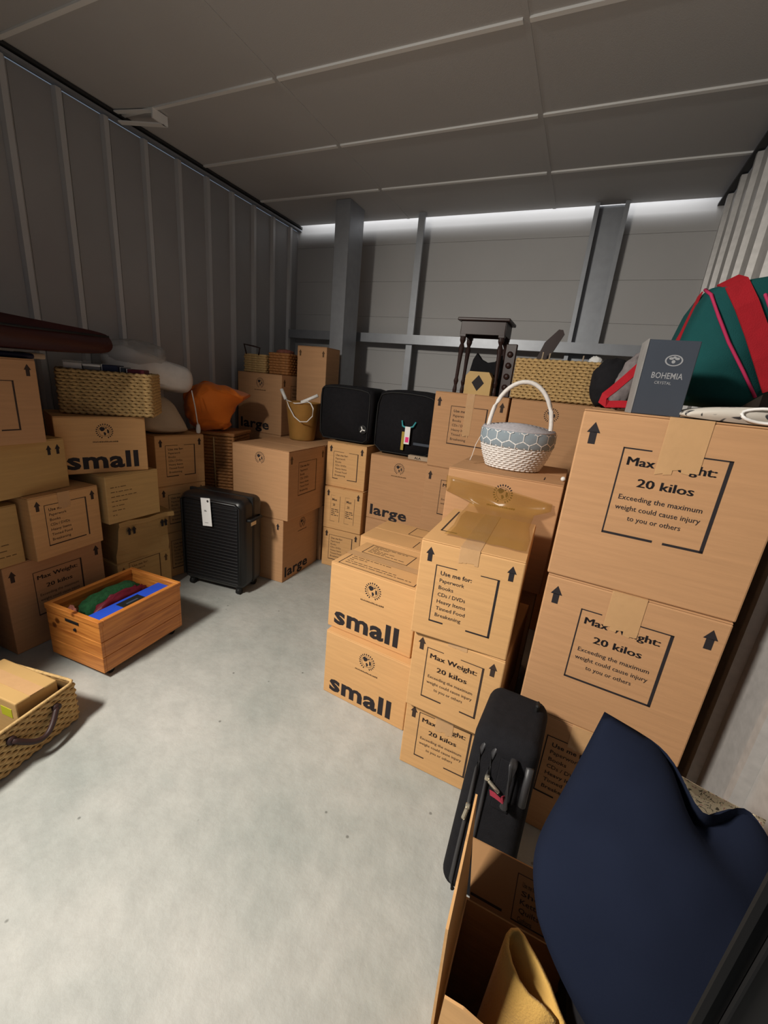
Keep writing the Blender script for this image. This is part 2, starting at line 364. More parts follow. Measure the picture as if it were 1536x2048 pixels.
# ------------------------------------------------------------------ print: lettering and marks as thin flat meshes
_tc = {}
def text_geo(s, bold=0.0):
    k = (s, bold)
    if k in _tc: return _tc[k]
    c = bpy.data.curves.new('t', 'FONT'); c.body = s; c.size = 1.0; c.offset = bold; c.resolution_u = 2; c.space_character = 1.0+bold*1.6
    o = bpy.data.objects.new('t', c); COL.objects.link(o)
    dg = bpy.context.evaluated_depsgraph_get(); me = bpy.data.meshes.new_from_object(o.evaluated_get(dg))
    vs = [v.co.copy() for v in me.vertices]; fs = [tuple(p.vertices) for p in me.polygons]
    x0 = min(v.x for v in vs); x1 = max(v.x for v in vs)
    bpy.data.objects.remove(o); bpy.data.curves.remove(c); bpy.data.meshes.remove(me)
    _tc[k] = (vs, fs, x0, x1); return _tc[k]
class Print:
    def __init__(self): self.v = []; self.f = []
    def poly(self, pts):
        i = len(self.v); self.v += [(p[0], p[1], 0) for p in pts]; self.f.append(tuple(range(i, i+len(pts))))
    def rect(self, x0, y0, x1, y1): self.poly([(x0, y0), (x1, y0), (x1, y1), (x0, y1)])
    def text(self, s, x, y, width=None, size=None, bold=0.0, align='l', rot=0.0):
        vs, fs, a, b = text_geo(s, bold)
        sx = (width/(b-a)) if width else size
        sy = size if size else sx
        ox = {'l': 0, 'c': -(b-a)/2*sx, 'r': -(b-a)*sx}[align]
        i = len(self.v); cr, sr = math.cos(rot), math.sin(rot)
        for v in vs:
            px, py = (v.x-a)*sx+ox, v.y*sy
            self.v.append((x+cr*px-sr*py, y+sr*px+cr*py, 0))
        self.f += [tuple(i+k for k in f) for f in fs]
    def ring(self, cx, cy, r0, r1, n=28, a0=0, a1=2*PI):
        for k in range(n):
            a, b = a0+(a1-a0)*k/n, a0+(a1-a0)*(k+1)/n
            self.poly([(cx+math.cos(a)*r0, cy+math.sin(a)*r0), (cx+math.cos(a)*r1, cy+math.sin(a)*r1), (cx+math.cos(b)*r1, cy+math.sin(b)*r1), (cx+math.cos(b)*r0, cy+math.sin(b)*r0)])
    def build(self, name, material, parent, mtx):
        me = bpy.data.meshes.new(name); me.from_pydata([mtx @ Vector(v) for v in self.v], [], self.f); me.materials.append(M[material])
        return link(bpy.data.objects.new(name, me), parent)
def face_m(face, w, d, h, n=0.0007):
    """maps (u, v) in metres from a face's lower left corner to the carton's local space"""
    if face == 'f': ex, ey, ez, o = (1, 0, 0), (0, 0, 1), (0, -1, 0), (-w/2, -d/2-n, 0)
    elif face == 'r': ex, ey, ez, o = (0, 1, 0), (0, 0, 1), (1, 0, 0), (w/2+n, -d/2, 0)
    elif face == 'l': ex, ey, ez, o = (0, -1, 0), (0, 0, 1), (-1, 0, 0), (-w/2-n, d/2, 0)
    elif face == 't': ex, ey, ez, o = (1, 0, 0), (0, 1, 0), (0, 0, 1), (-w/2, -d/2, h+n)
    elif face == 'b': ex, ey, ez, o = (-1, 0, 0), (0, 0, 1), (0, 1, 0), (w/2, d/2+n, 0)
    return Matrix(((ex[0], ey[0], ez[0], o[0]), (ex[1], ey[1], ez[1], o[1]), (ex[2], ey[2], ez[2], o[2]), (0, 0, 0, 1)))
def p_arrow(P, u, v, hgt):
    w = hgt*0.56
    P.poly([(u-w*.27, v), (u+w*.27, v), (u+w*.27, v+hgt*.56), (u-w*.27, v+hgt*.56)])
    P.poly([(u-w*.5, v+hgt*.52), (u+w*.5, v+hgt*.52), (u, v+hgt)])
def p_frame(P, x0, y0, s, hh=None, gap=None):
    y1 = y0+(hh or s); x1 = x0+s; t = s*.012; T = s*.034
    gt = gap or []
    P.rect(x0, y0, x0+t*1.2, y1); P.rect(x1-T, y0, x1, y1)
    if gap:
        P.rect(x0, y1-t*1.2, x0+s*gap[0], y1); P.rect(x0+s*gap[1], y1-t*1.2, x1, y1)
        P.rect(x0, y0, x0+s*gap[2], y0+T*.8); P.rect(x0+s*gap[3], y0, x1, y0+T*.8)
    else:
        P.rect(x0, y1-t*1.2, x1, y1); P.rect(x0, y0, x1, y0+T*.8)
def p_weight(P, x0, y0, s, gap=None):
    p_frame(P, x0, y0, s, s*1.02, gap)
    for q in (-.005, 0, .005):   # struck three times for weight
        P.text('Max Weight:', x0+s*(.075+q), y0+s*.83, width=s*.82, size=s*.135)
        P.text('20 kilos', x0+s*(.49+q), y0+s*.60, width=s*.53, size=s*.135, align='c')
    for i, (t, wd) in enumerate((('Exceeding the maximum', .80), ('weight could cause injury', .82), ('to you or others', .52))):
        P.text(t, x0+s*.48, y0+s*(.435-.118*i), width=s*wd, size=s*.082, bold=0.006, align='c')
def p_use(P, x0, y0, s, gap=None):
    p_frame(P, x0, y0, s, s*1.02, gap)
    for i, (t, wd) in enumerate((('Use me for:', .50), ('Paperwork', .40), ('Books', .24), ('CDs / DVDs', .45), ('Heavy Items', .47), ('Tinned Food', .48), ('Breakening', .43))):
        P.text(t, x0+s*.09, y0+s*(.86-.124*i), width=s*wd, size=s*(.10 if i == 0 else .092), bold=0.018 if i == 0 else 0.006)
def p_globe(P, u, v, r):
    P.ring(u, v, r*.62, r*.655, 32)
    for cx, cy, pts in ((-.22, .25, [(-.32, .12), (-.1, .28), (.22, .24), (.3, .02), (.1, -.22), (-.12, -.26), (-.26, -.08)]),
                        (-.02, -.3, [(-.12, .16), (.06, .18), (.2, -.02), (.06, -.26), (-.04, -.22)]),
                        (.38, -.05, [(-.1, .3), (.08, .24), (.14, -.08), (0, -.3), (-.1, -.1)]), (.18, .42, [(-.1, .05), (.1, .07), (.08, -.08), (-.08, -.07)])):
        P.poly([(u+(cx+a)*r, v+(cy+b)*r) for a, b in pts])
    for k in range(22):
        if k in (16, 17): continue
        a = 2*PI*k/22
        P.poly([(u+math.cos(a+s)*r*q, v+math.sin(a+s)*r*q) for s, q in ((-.07, .78), (.07, .78), (.06, .98), (-.06, .98))])
def p_lines(P, x0, x1, y0, y1, n, seed, th=0.006):
    rr = random.Random(seed)
    for i in range(n):
        y = y1-(y1-y0)*(i+.5)/n; x = x0
        while x < x1-0.01:
            l = rr.uniform(.008, .035); P.rect(x, y, min(x+l, x1), y+th); x += l+0.006
            if rr.random() < .12: break

def carton(name, label, x, y, yawd, z, w, d, h, prints=(), seam='y', tape=None, kind='card', cat='box', group='removal cartons stacked in the unit', tint=0.0, open_top=False, sag=0.0):
    """a closed carton: body, two top flaps that meet at the seam, tape over the seam, printed marks.
    prints: (face, kind, ...)"""
    if kind == 'card' and h > .36: kind = 'card_l'
    t = thing(name, label, cat, (x, y, z), yawd, group)
    bm = bmesh.new(); bx(bm, -w/2, w/2, -d/2, d/2, 0, h-0.0045, 0.0045, 2)
    from_bm('carton_body', bm, kind, t)
    g = 0.0016
    if seam == 'y':
        a = box('top_flap', -w/2+.001, -g, -d/2+.001, d/2-.001, h-0.0043, h, kind, t, 0.0012); inst('top_flap', a, t, (w/2, 0, 0))
    else:
        a = box('top_flap', -w/2+.001, w/2-.001, -d/2+.001, -g, h-0.0043, h, kind, t, 0.0012); inst('top_flap', a, t, (0, d/2, 0))
    if tape:
        # (centre offset, width, length down the face)
        off, tw, down = tape; bm = bmesh.new()
        if seam == 'y':
            n = 5
            for i in range(n):   # front drop, with a ragged foot
                xa = off-tw/2+tw*i/n; xb = xa+tw/n; dd = down*(0.86+0.14*random.random())
                v = [bm.verts.new(c) for c in ((xa, -d/2-.0016, h-dd), (xb, -d/2-.0016, h-dd*(.95+.08*random.random())), (xb, -d/2-.0016, h+.0012), (xa, -d/2-.0016, h+.0012))]
                bm.faces.new(v)
            v = [bm.verts.new(c) for c in ((off-tw/2, -d/2-.0016, h+.0012), (off+tw/2, -d/2-.0016, h+.0012), (off+tw/2, d/2+.0016, h+.0012), (off-tw/2, d/2+.0016, h+.0012))]; bm.faces.new(v)
            v = [bm.verts.new(c) for c in ((off-tw/2, d/2+.0016, h+.0012), (off+tw/2, d/2+.0016, h+.0012), (off+tw/2, d/2+.0016, h-down), (off-tw/2, d/2+.0016, h-down))]; bm.faces.new(v)
        else:
            for s in (-1, 1):
                v = [bm.verts.new(c) for c in ((s*(w/2+.0016), off-tw/2, h-down), (s*(w/2+.0016), off+tw/2, h-down), (s*(w/2+.0016), off+tw/2, h+.0012), (s*(w/2+.0016), off-tw/2, h+.0012))]; bm.faces.new(v)
            v = [bm.verts.new(c) for c in ((-w/2-.0016, off-tw/2, h+.0012), (w/2+.0016, off-tw/2, h+.0012), (w/2+.0016, off+tw/2, h+.0012), (-w/2-.0016, off+tw/2, h+.0012))]; bm.faces.new(v)
        from_bm('tape_strip', bm, 'tape', t, recalc=False)
    for p in prints:
        face, what = p[0], p[1]; fw_, fh = (w, h) if face in 'fb' else ((d, h) if face in 'lr' else (w, d))
        mt = face_m(face, w, d, h); ink = p[2] if len(p) > 2 and p[2] else 'ink'
        P = Print()
        if what in ('weight', 'use', 'weight2'):
            big = fh > .42
            s = .242 if big else .212; x0 = fw_/2-s/2-(0.0 if big else .003); y0 = .165 if big else .064
            gap = p[3] if len(p) > 3 else None
            if what == 'weight2':
                for xx in (fw_*.18, fw_*.56):
                    p_frame(P, xx, y0, fw_*.25, s*1.02, (.45, 1, .5, 1))
                    P.text('Max', xx+.012, y0+s*.82, width=.045, size=.028, bold=.02); P.text('20', xx+.02, y0+s*.62, width=.02, size=.026, bold=.02)
                    p_lines(P, xx+.008, xx+fw_*.22, y0+s*.2, y0+s*.5, 4, 5, .006)
            else: (p_weight if what == 'weight' else p_use)(P, x0, y0, s, gap)
            P.build('printed_panel', ink, t, mt)
            ah = .060 if big else .052; av = (fh-.092) if big else (fh-.074)
            for uu in (0.036, fw_-0.036): A = Print(); p_arrow(A, uu, av, ah); A.build('printed_arrow', ink, t, mt)
        elif what == 'arrows':
            for uu in p[3]: A = Print(); p_arrow(A, uu, fh-.078, .05); A.build('printed_arrow', ink, t, mt)
        elif what in ('small', 'large'):
            P.text(what, .036 if what == 'small' else .03, .030 if what == 'small' else .034, width=.345 if what == 'small' else .312, size=.130 if what == 'small' else .112, bold=0.034 if what == 'small' else 0.028)
            P.build('printed_size_word', ink, t, mt)
            G = Print(); gv = fh-.078; p_globe(G, fw_*.52, gv, .043); G.build('printed_globe', ink, t, mt)
            U = Print(); rr = random.Random(3); xx = fw_*.52-.06
            while xx < fw_*.52+.058:
                l = rr.uniform(.003, .008); U.rect(xx, gv-.062, xx+l, gv-.062+rr.uniform(.005, .008)); xx += l+.0018
            U.build('printed_address', 'ink_f', t, mt)
        elif what == 'globe':
            p_globe(P, fw_*.5, fh-.075, .043); P.build('printed_globe', ink, t, mt)
        elif what == 'list':
            # outlined field with rows of small lettering
            x0, x1, y0, y1 = p[3]; t_ = .004
            P.rect(x0, y0, x1, y0+t_); P.rect(x0, y1-t_, x1, y1); P.rect(x0, y0, x0+t_, y1); P.rect(x1-t_, y0, x1, y1)
            p_lines(P, x0+.02, x1-.03, y0+.02, y1-.01, p[4], p[5], .0045); P.build('printed_list', ink, t, mt)
        elif what == 'plainlines':
            p_lines(P, fw_*.08, fw_*.9, fh*.12, fh*.8, 7, p[3], .004); P.build('printed_lines', ink, t, mt)
        elif what == 'bar':
            x0, x1, y0, y1 = p[3]; P.rect(x0, y0, x1, y1); P.build('printed_line', ink, t, mt)
    return t

# ------------------------------------------------------------------ the unit itself
XL, XR, YB, HC = -2.86, 0.56, 3.88, 2.885
bm = bmesh.new(); bx(bm, -4.5, 2.0, -2.5, YB+.1, -.06, 0); fo = from_bm('floor', bm, 'floor'); fo['kind'] = 'structure'
# ceiling: tiles 1.2 x 0.6 on a grid of bars
cl = struct('ceiling')
xs = [-2.90, -1.70, -.497, .60]; ys = [.30, .85, 1.46, 2.068, 2.675, 3.28, 3.848]
for i in range(3):
    for j in range(len(ys)-1):
        box('ceiling_tile', xs[i]+.002, xs[i+1]-.002, ys[j]+.006, ys[j+1]-.006 if j < len(ys)-2 else ys[j+1], HC, HC+.022, 'tile', cl)
for j in range(1, len(ys)-1):
    for i in range(3):
        box('ceiling_bar', xs[i]+.013, xs[i+1]-.013, ys[j]-.011, ys[j]+.011, HC-.009, HC+.02, 'bar', cl)
for i in (1, 2):
    box('ceiling_cross_bar', xs[i]-.012, xs[i]+.012, .30, 3.848, HC-.003, HC+.02, 'tile', cl)
# side walls: profiled steel sheet, pans and ribs
def profiled_wall(name, x, side, ys_, pan, rib, y0, y1, zt):
    w_ = struct(name)
    ys_ = sorted(ys_)
    edges = [y0]+[v for y in ys_ for v in (y-.030, y+.030)]+[y1]
    for i in range(0, len(edges)-1, 2):
        box('wall_pan', min(x, x-side*.012)-(.03 if side > 0 else -.03)*0, max(x, x-side*.012), edges[i], edges[i+1], 0, zt, pan, w_)
    src = None
    for y in ys_:
        if src is None:
            bm = bmesh.new(); prof = [(-.030, 0), (-.020, .030), (.008, .030), (.030, 0)]
            lo = [bm.verts.new((side*p[1]-side*.012*0, p[0], 0)) for p in prof]; hi = [bm.verts.new((side*p[1], p[0], zt)) for p in prof]
            for k in range(4): bm.faces.new((lo[k], lo[(k+1) % 4], hi[(k+1) % 4], hi[k]))
            bm.faces.new(list(reversed(lo))); bm.faces.new(hi)
            src = from_bm('wall_rib', bm, rib, w_); src.location = (x-side*.004, y, 0)
        else: inst('wall_rib', src, w_, (x-side*.004, y, 0))
    return w_
rib_l = [3.745-.252*k for k in range(15)]
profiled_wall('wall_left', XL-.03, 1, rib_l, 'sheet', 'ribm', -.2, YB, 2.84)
rib_r = [3.70-.252*k for k in range(14)]
profiled_wall('wall_right', XR+.028, -1, rib_r, 'sheet_r', 'sheet_r', .33, YB, 2.84)
o = struct('trim_1'); bm = bmesh.new(); bx(bm, XL-.03, XL+.012, .3, YB, 2.845, 2.858); bx(bm, XL-.03, XL-.022, .3, YB, 2.845, HC); from_bm('ceiling_angle', bm, 'steel', o)
bm = bmesh.new(); bx(bm, XL-.022, XL+.02, .3, YB, 2.868, HC-.002); from_bm('gap_shade_strip', bm, 'trim', o)  # solid dark strip standing in for the shade under the ceiling edge
o = struct('trim_2'); bm = bmesh.new(); bx(bm, XR-.012, XR+.03, .34, YB, 2.846, 2.860); from_bm('ceiling_angle', bm, 'trim', o)
# back wall: horizontal boards with fine joints
bw = struct('wall_back'); z = 0.0; hts = [.30]*11; 
for hh in hts:
    box('wall_board', XL-.05, XR+.05, YB, YB+.03, z+.0006, z+hh-.0006, 'back', bw, 0.0008); z += hh
box('backing', XL-.05, XR+.05, YB+.012, YB+.04, 0, 3.3, 'back', bw)
# front wall beside the door opening: white sheet and the black guide rail of the door, plus unseen shading parts
fwall = struct('wall_front'); box('wall_sheet', .238, XR+.06, .300, .330, 0, HC, 'white', fwall)
box('wall_sheet', XL-.06, -2.03, .300, .330, 0, HC, 'white', fwall); box('left_shade_rail', -2.03, -1.985, .295, .335, 0, HC, 'jamb', fwall)  # unseen left return and rail, added to keep lamp light off the left stack
box('shade_header', XL-.06, XR+.06, .298, .332, 2.70, HC+.03, 'white', fwall)  # unseen header, added to hold lamp light back from the rear of the unit
jb = struct('door_1', 'black steel guide rail at the edge of the door opening')
box('guide_rail_lip', .1895, .1950, .313, .317, 0, HC, 'jamb_e', jb); box('guide_rail_channel', .1950, .2065, .318, .326, 0, HC, 'jamb', jb)
box('guide_rail_edge', .2065, .2085, .313, .317, 0, HC, 'jamb_e', jb); box('guide_rail_side', .2085, .2385, .318, .326, 0, HC, 'jamb', jb)

# steel column, wall posts and rail
c = thing('steel_column', 'wide galvanised steel column in front of the back wall, left of the dark bags', 'column', (-2.078, 3.372, 0))
bm = bmesh.new(); bx(bm, -.068, .068, 0, .012, 0, HC-.002, .003); from_bm('front_face', bm, 'steel', c)
bm = bmesh.new(); bx(bm, .058, .068, .012, .24, 0, HC-.002); from_bm('side_face', bm, 'steel', c)
bm = bmesh.new(); bx(bm, -.068, -.058, .012, .24, 0, HC-.002); from_bm('side_face', bm, 'steel', c)
c = thing('wall_post', 'narrow steel channel post on the back wall beside the wide column', 'post', (-1.53, 3.74, 0))
box('web', -.03, -.026, 0, .135, 0, HC-.002, 'steel', c); box('front_flange', -.03, .028, -.003, 0, 0, HC-.002, 'steel', c); box('lip', .024, .028, 0, .018, 0, HC-.002, 'steel', c)
c = thing('wall_post', 'broad steel post with two raised edges on the right of the back wall', 'post', (-.097, 3.80, 0))
box('web', -.112, .112, .055, .06, 0, HC-.002, 'steel', c)
for s in (-1, 1):
    x0 = s*.112
    box('edge_channel', min(x0, x0-s*.004), max(x0, x0-s*.004), -.01, .055, 0, HC-.002, 'steel', c)
    box('edge_lip', min(x0, x0-s*.030), max(x0, x0-s*.030), -.013, -.010, 0, HC-.002, 'steel', c)
c = thing('wall_rail', 'horizontal galvanised rail running across the back wall', 'rail', (0, 3.75, 1.855))
XA, XB2 = XL+.01, XR-.01
for (xa, xb) in ((XA, XB2),):
    box('rail_face', xa, xb, -.045, -.042, 0, .078, 'steel', c); box('rail_top', xa, xb, -.042, .0 if xa > 5 else -.012, .075, .078, 'steel', c); box('rail_bottom', xa, xb, -.042, -.008, 0, .003, 'steel', c)
t = thing('ceiling_bracket', 'small folded white metal bracket hanging where ceiling meets the left wall', 'bracket', (-2.66, 2.06, HC-.006))
bm = bmesh.new(); bx(bm, -.19, .08, -.014, .014, -.006, 0, rot=Matrix.Rotation(R(12), 3, 'Z')); from_bm('bar_end', bm, 'bar', t)
bm = bmesh.new(); bx(bm, -.17, .11, .02, .055, -.05, -.043, rot=Matrix.Rotation(R(20), 3, 'Z')); from_bm('lower_leg', bm, 'bar', t)
bm = bmesh.new(); bx(bm, .085, .095, -.01, .09, -.05, 0); from_bm('end_web', bm, 'bar', t)


# ------------------------------------------------------------------ cartons
G1 = (.32, .64, .28, .66)   # breaks in a panel's outline where tape pulled the print off
LW = .485
# right-hand column of three large cartons
carton('large_carton', 'bottom large carton of the right-hand stack, behind the soft black suitcase', .262, 1.530, -4, 0, .47, LW, .487, [('f', 'use', None, G1)], tape=(-.01, .09, .10))
carton('large_carton', 'middle large carton of the right-hand stack, Max Weight panel with tape over it', .264, 1.530, -4.1, .4885, .468, LW, .494, [('f', 'weight', None, (.24, .62, .40, .40))], tape=(-.008, .09, .135))
carton('large_carton', 'top large carton of the right-hand stack under the slate gift box', .262, 1.534, -3.8, .984, .476, LW, .500, [('f', 'weight', None, (.28, .70, .52, .62))], tape=(.012, .095, .15))
# boxes behind it that carry the green bag
for k, (z, n) in enumerate(((0, 'bottom'), (.497, 'middle'), (.992, 'top'))):
    carton('large_carton', n+' large carton of the stack behind the right-hand stack, under the green bag', .275, 2.09, 0, z, .47, LW, .494 if k else .496, [('f', 'large')])
# small cartons: column with ends to the front
carton('small_carton', 'bottom small carton beside the soft black suitcase, Max Weight panel', -.216, 1.535, -1, 0, .335, .46, .318, [('f', 'weight', 'ink_m', (.30, .62, .20, .60))], tape=(-.005, .07, .10))
carton('small_carton', 'middle small carton of the column topped by the Use me for list', -.206, 1.500, -3.2, .3195, .334, .46, .335, [('f', 'weight', 'ink_m', (.30, .60, .38, .72))], tape=(0, .07, .02))
ct = carton('small_carton', 'brightly lit small carton with the Use me for list, topmost of its column', -.230, 1.478, 1.6, .656, .340, .44, .3595, [('f', 'use', 'ink', (.34, .71, .24, .62)), ('t', 'bar', 'ink_m', (.03, .09, .12, .126)), ('t', 'bar', 'ink_m', (.03, .036, .12, .40))], tape=(-.005, .065, .055))
# two with the word small to the front
carton('small_carton', 'lower of the two cartons marked small beside the open floor', -.645, 1.640, -4.5, 0, .452, .335, .352, [('f', 'small')], seam='x', tape=(0, .05, .06))
carton('small_carton', 'upper carton marked small with a printed list on its flaps', -.668, 1.672, -3.9, .3535, .447, .32, .338, [('f', 'small'), ('t', 'list', 'ink_m', (.03, .42, .012, .135), 5, 11), ('t', 'list', 'ink_m', (.05, .30, .185, .305), 6, 12)], seam='x', tape=(-.005, .05, .05))
carton('small_carton', 'lower small carton behind the cartons marked small', -.715, 2.045, -2, 0, .44, .335, .35, [('f', 'small')], seam='x')
carton('small_carton', 'small carton behind the carton marked small, its flaps printed with lines', -.715, 2.045, -2, .3515, .44, .335, .352, [('f', 'globe'), ('t', 'list', 'ink_m', (.20, .42, .19, .32), 0, 3), ('t', 'bar', 'ink_m', (.30, .304, .02, .12))], seam='x')
# stack carrying the white basket
carton('small_carton', 'bottom small carton of the stack under the white basket', -.24, 2.05, 0, 0, .46, .44, .335, [('f', 'small')], seam='x')
carton('small_carton', 'second small carton of the stack under the white basket', -.24, 2.05, 0, .3365, .46, .44, .335, [('f', 'small')], seam='x')
carton('large_carton', 'large carton with a globe mark carrying the white basket', -.24, 2.045, 0, .673, LW, LW, .497, [('f', 'large'), ('t', 'bar', 'ink', (.40, .404, .06, .13))], seam='x')
# back row, from the left
carton('large_carton', 'lower large carton behind the ribbed suitcase, word large on its side', -2.015, 2.510, 2.6, 0, LW, LW, .494, [('f', 'arrows', 'ink', (.045, .44)), ('r', 'large')], seam='x')
carton('large_carton', 'upper large carton with a globe mark behind the ribbed suitcase', -1.978, 2.512, 2.3, .4955, LW, LW, .502, [('f', 'globe'), ('r', 'use', 'ink_f')], seam='x')
carton('small_carton', 'bottom small carton of the three-high column left of the carton marked large', -1.565, 2.984, 3.9, 0, .335, .46, .336, [('f', 'use', 'ink_m')])
carton('small_carton', 'middle small carton of the three-high column left of the carton marked large', -1.556, 2.972, 2.5, .3375, .335, .46, .345, [('f', 'weight2', 'ink_m')])
carton('small_carton', 'top small carton of the three-high column left of the carton marked large', -1.572, 2.998, 3.6, .684, .335, .46, .348, [('f', 'use', 'ink_m', (.42, .62, .22, .60))])
carton('large_carton', 'plain lower carton under the carton marked large at the back', -1.118, 3.025, -1.5, 0, .465, LW, .487, [], seam='x')
carton('large_carton', 'carton marked large at the back, in front of the black bags', -1.118, 3.025, -1.5, .4885, .465, LW, .500, [('f', 'large')], seam='x')
for k, (z, n, pr) in enumerate(((0, 'bottom carton of the back stack under the dark stool', []), (.495, 'middle carton of the back stack under the dark stool, half hidden', [('f', 'weight', 'ink_m')]), (.990, 'top carton of the back stack, taped, with the dark stool on it', [('f', 'use', 'ink_m', (.42, .62, 1, 1))]))):
    carton('large_carton', n, -.642, 2.945, -1, z, .478, LW, .494, pr, tape=(0, .05, .28) if k == 2 else None)
for k, (z, n, pr) in enumerate(((0, 'bottom carton of the stack under the long woven basket', []), (.495, 'middle carton of the stack under the long woven basket', []), (.990, 'top carton with a globe mark under the long woven basket', [('f', 'globe')]))):
    carton('large_carton', n, -.148, 2.945, -1, z, LW, LW, .494, pr, seam='x')
for k, (z, n) in enumerate(((0, 'bottom'), (.497, 'second'))):
    carton('large_carton', n+' carton of the stack under the dim carton marked large', -2.50, 3.115, 0, z, .47, LW, .494, [], seam='x')
carton('large_carton', 'dim carton marked large in the back left corner, under two baskets', -2.50, 3.115, 0, .992, .47, LW, .494, [('f', 'large', 'ink'), ('r', 'use', 'ink_f')], seam='x')
for k, (z, n) in enumerate(((0, 'bottom'), (.497, 'second'))):
    carton('large_carton', n+' carton of the stack under the golden waste bin', -1.997, 3.02, 0, z, .47, .46, .494, [], seam='x')
t = carton('tall_carton', 'tall narrow carton standing behind the golden waste bin', -2.09, 3.135, 2, .992, .28, .22, .74, [('f', 'arrows', 'ink_f', (.03, .25))])
# left wall stack
carton('large_carton', 'large carton on the floor behind the pine chest, Max Weight panel', -2.603, 1.128, 93.1, 0, LW, LW, .488, [('f', 'weight', 'ink_m')])
carton('large_carton', 'large carton on the floor at the left edge, beside the one behind the pine chest', -2.63, .58, 90, 0, LW, LW, .488, [])
carton('small_carton', 'small carton with a Use me list above the pine chest, second in its stack', -2.536, 1.172, 96, .490, .348, .46, .330, [('f', 'use', 'ink_m', (.4, .62, .9, 1))], tape=(-.01, .06, .09))
carton('plain_carton', 'plain ochre carton at the left edge with faint lines of print', -2.56, .816, 94, .490, .335, .46, .300, [('f', 'plainlines', 'ink_f', 4)], kind='card2', group='ochre cartons of another make')
carton('plain_carton', 'shallow ochre carton with paired arrows under the maroon cushion stack', -2.570, 1.035, 101, .822, .375, .46, .258, [('f', 'arrows', 'ink', (.05, .29, .335))], kind='card2', group='ochre cartons of another make')
carton('medium_carton', 'topmost carton at the left edge, directly under the maroon cushion', -2.50, .925, 93, 1.0815, .40, .46, .375, [('f', 'use', 'ink_m', (.2, .5, .3, .65))])
carton('plain_carton', 'ochre carton at the foot of the stack beside the pine chest', -2.585, 1.64, 88, 0, .36, .46, .285, [('f', 'use', 'ink_f')], kind='card2', group='ochre cartons of another make')
carton('plain_carton', 'ochre carton of faint print above the crushed one', -2.520, 1.552, 90, .586, .325, .46, .280, [('f', 'plainlines', 'ink_f', 9)], kind='card2', group='ochre cartons of another make')
carton('small_carton', 'carton marked small under the books basket on the left', -2.530, 1.520, 69, .868, .43, .335, .312, [('f', 'small')], seam='x')
for k, (z, n, hh) in enumerate(((0, 'bottom', .342), (.3435, 'middle', .342), (.687, 'top', .345))):
    carton('small_carton', n+' small carton of the column left of the ribbed suitcase, by the wicker hamper', -2.640, 2.052, 80, z, .35, .40, hh, [('f', 'use', 'ink_m', (.42, .62, .4, .6))])
carton('small_carton', 'plain carton under the wicker hamper, hidden by the ribbed suitcase', -2.59, 2.52, 0, 0, .42, .36, .50, [])
# the crushed ochre carton: a box pushed out of shape, lid bent up
t = thing('crushed_carton', 'crushed ochre carton with a bent lid in the left stack', 'box', (-2.585, 1.665, .2855), 86, 'ochre cartons of another make')
bm = bmesh.new(); w, d, h = .335, .44, .270
bm.free()
bm = bmesh.new(); bx(bm, -w/2, w/2, -d/2, d/2, 0, h); bmesh.ops.subdivide_edges(bm, edges=bm.edges[:], cuts=4, use_grid_fill=True)
for v in bm.verts:
    q = noise.noise(v.co*9+Vector((3, 1, 5))); k = v.co.z/h
    v.co += Vector((.012*q-.018*k*(v.co.x > 0)-.012*(1-k), -.03*k*k*(v.co.y < 0)+.014*noise.noise(v.co*12), .012*q*k))
from_bm('carton_body', bm, 'card2', t)
bm = bmesh.new(); vs = []
for i in range(7):
    x = -w/2-.012+(w+.02)*i/6; zz = h+.006*math.sin(i*1.7)+.004
    vs.append([bm.verts.new((x, y_, z_)) for y_, z_ in ((-d/2-.052, zz-.022), (-d/2-.05, zz+.006), (-d/2+.1, zz+.016), (-d/2+.1, zz+.006))])
for i in range(6):
    for k in range(4): bm.faces.new((vs[i][k], vs[i][(k+1) % 4], vs[i+1][(k+1) % 4], vs[i+1][k]))
bm.faces.new(list(reversed(vs[0]))); bm.faces.new(vs[-1]); from_bm('bent_lid', bm, 'card2', t)
for uu in (.055, .085, .27, .295): A = Print(); p_arrow(A, uu, h-.085, .05); A.build('printed_arrow', 'ink', t, face_m('f', w, d+.062, h))

# amber film draped over the lit carton and up the carton behind it
bm = bmesh.new(); rows = []
path = [(1.33, 1.0225), (1.45, 1.0225), (1.60, 1.0225), (1.72, 1.024), (1.77, 1.034), (1.788, 1.06), (1.790, 1.10), (1.789, 1.135)]
for j, (y, z) in enumerate(path):
    rows.append([bm.verts.new((-.36+(.335 if j > 4 else .275)*i/12-(.12 if j > 4 else 0.0)*(1-i/12)+(.02 if j < 2 else 0), y-(.012*math.sin(i*1.3+j) if 3 < j < 6 else 0)-(.01*(1-i/12) if j > 5 else 0), z+(.004*abs(math.sin(i*.9)) if j < 4 else 0)-(.045*(i/12)**1.5 if j > 6 else 0)-(.02*(i/12) if j == 6 else 0))) for i in range(13)])
for j in range(len(rows)-1):
    for i in range(12): bm.faces.new((rows[j][i], rows[j][i+1], rows[j+1][i+1], rows[j+1][i]))
o = from_bm('plastic_film', bm, 'film', None, smooth=True); tag(o, 'translucent amber plastic film draped over the brightly lit carton', 'plastic film')
md = o.modifiers.new('thickness', 'SOLIDIFY'); md.thickness = .0008

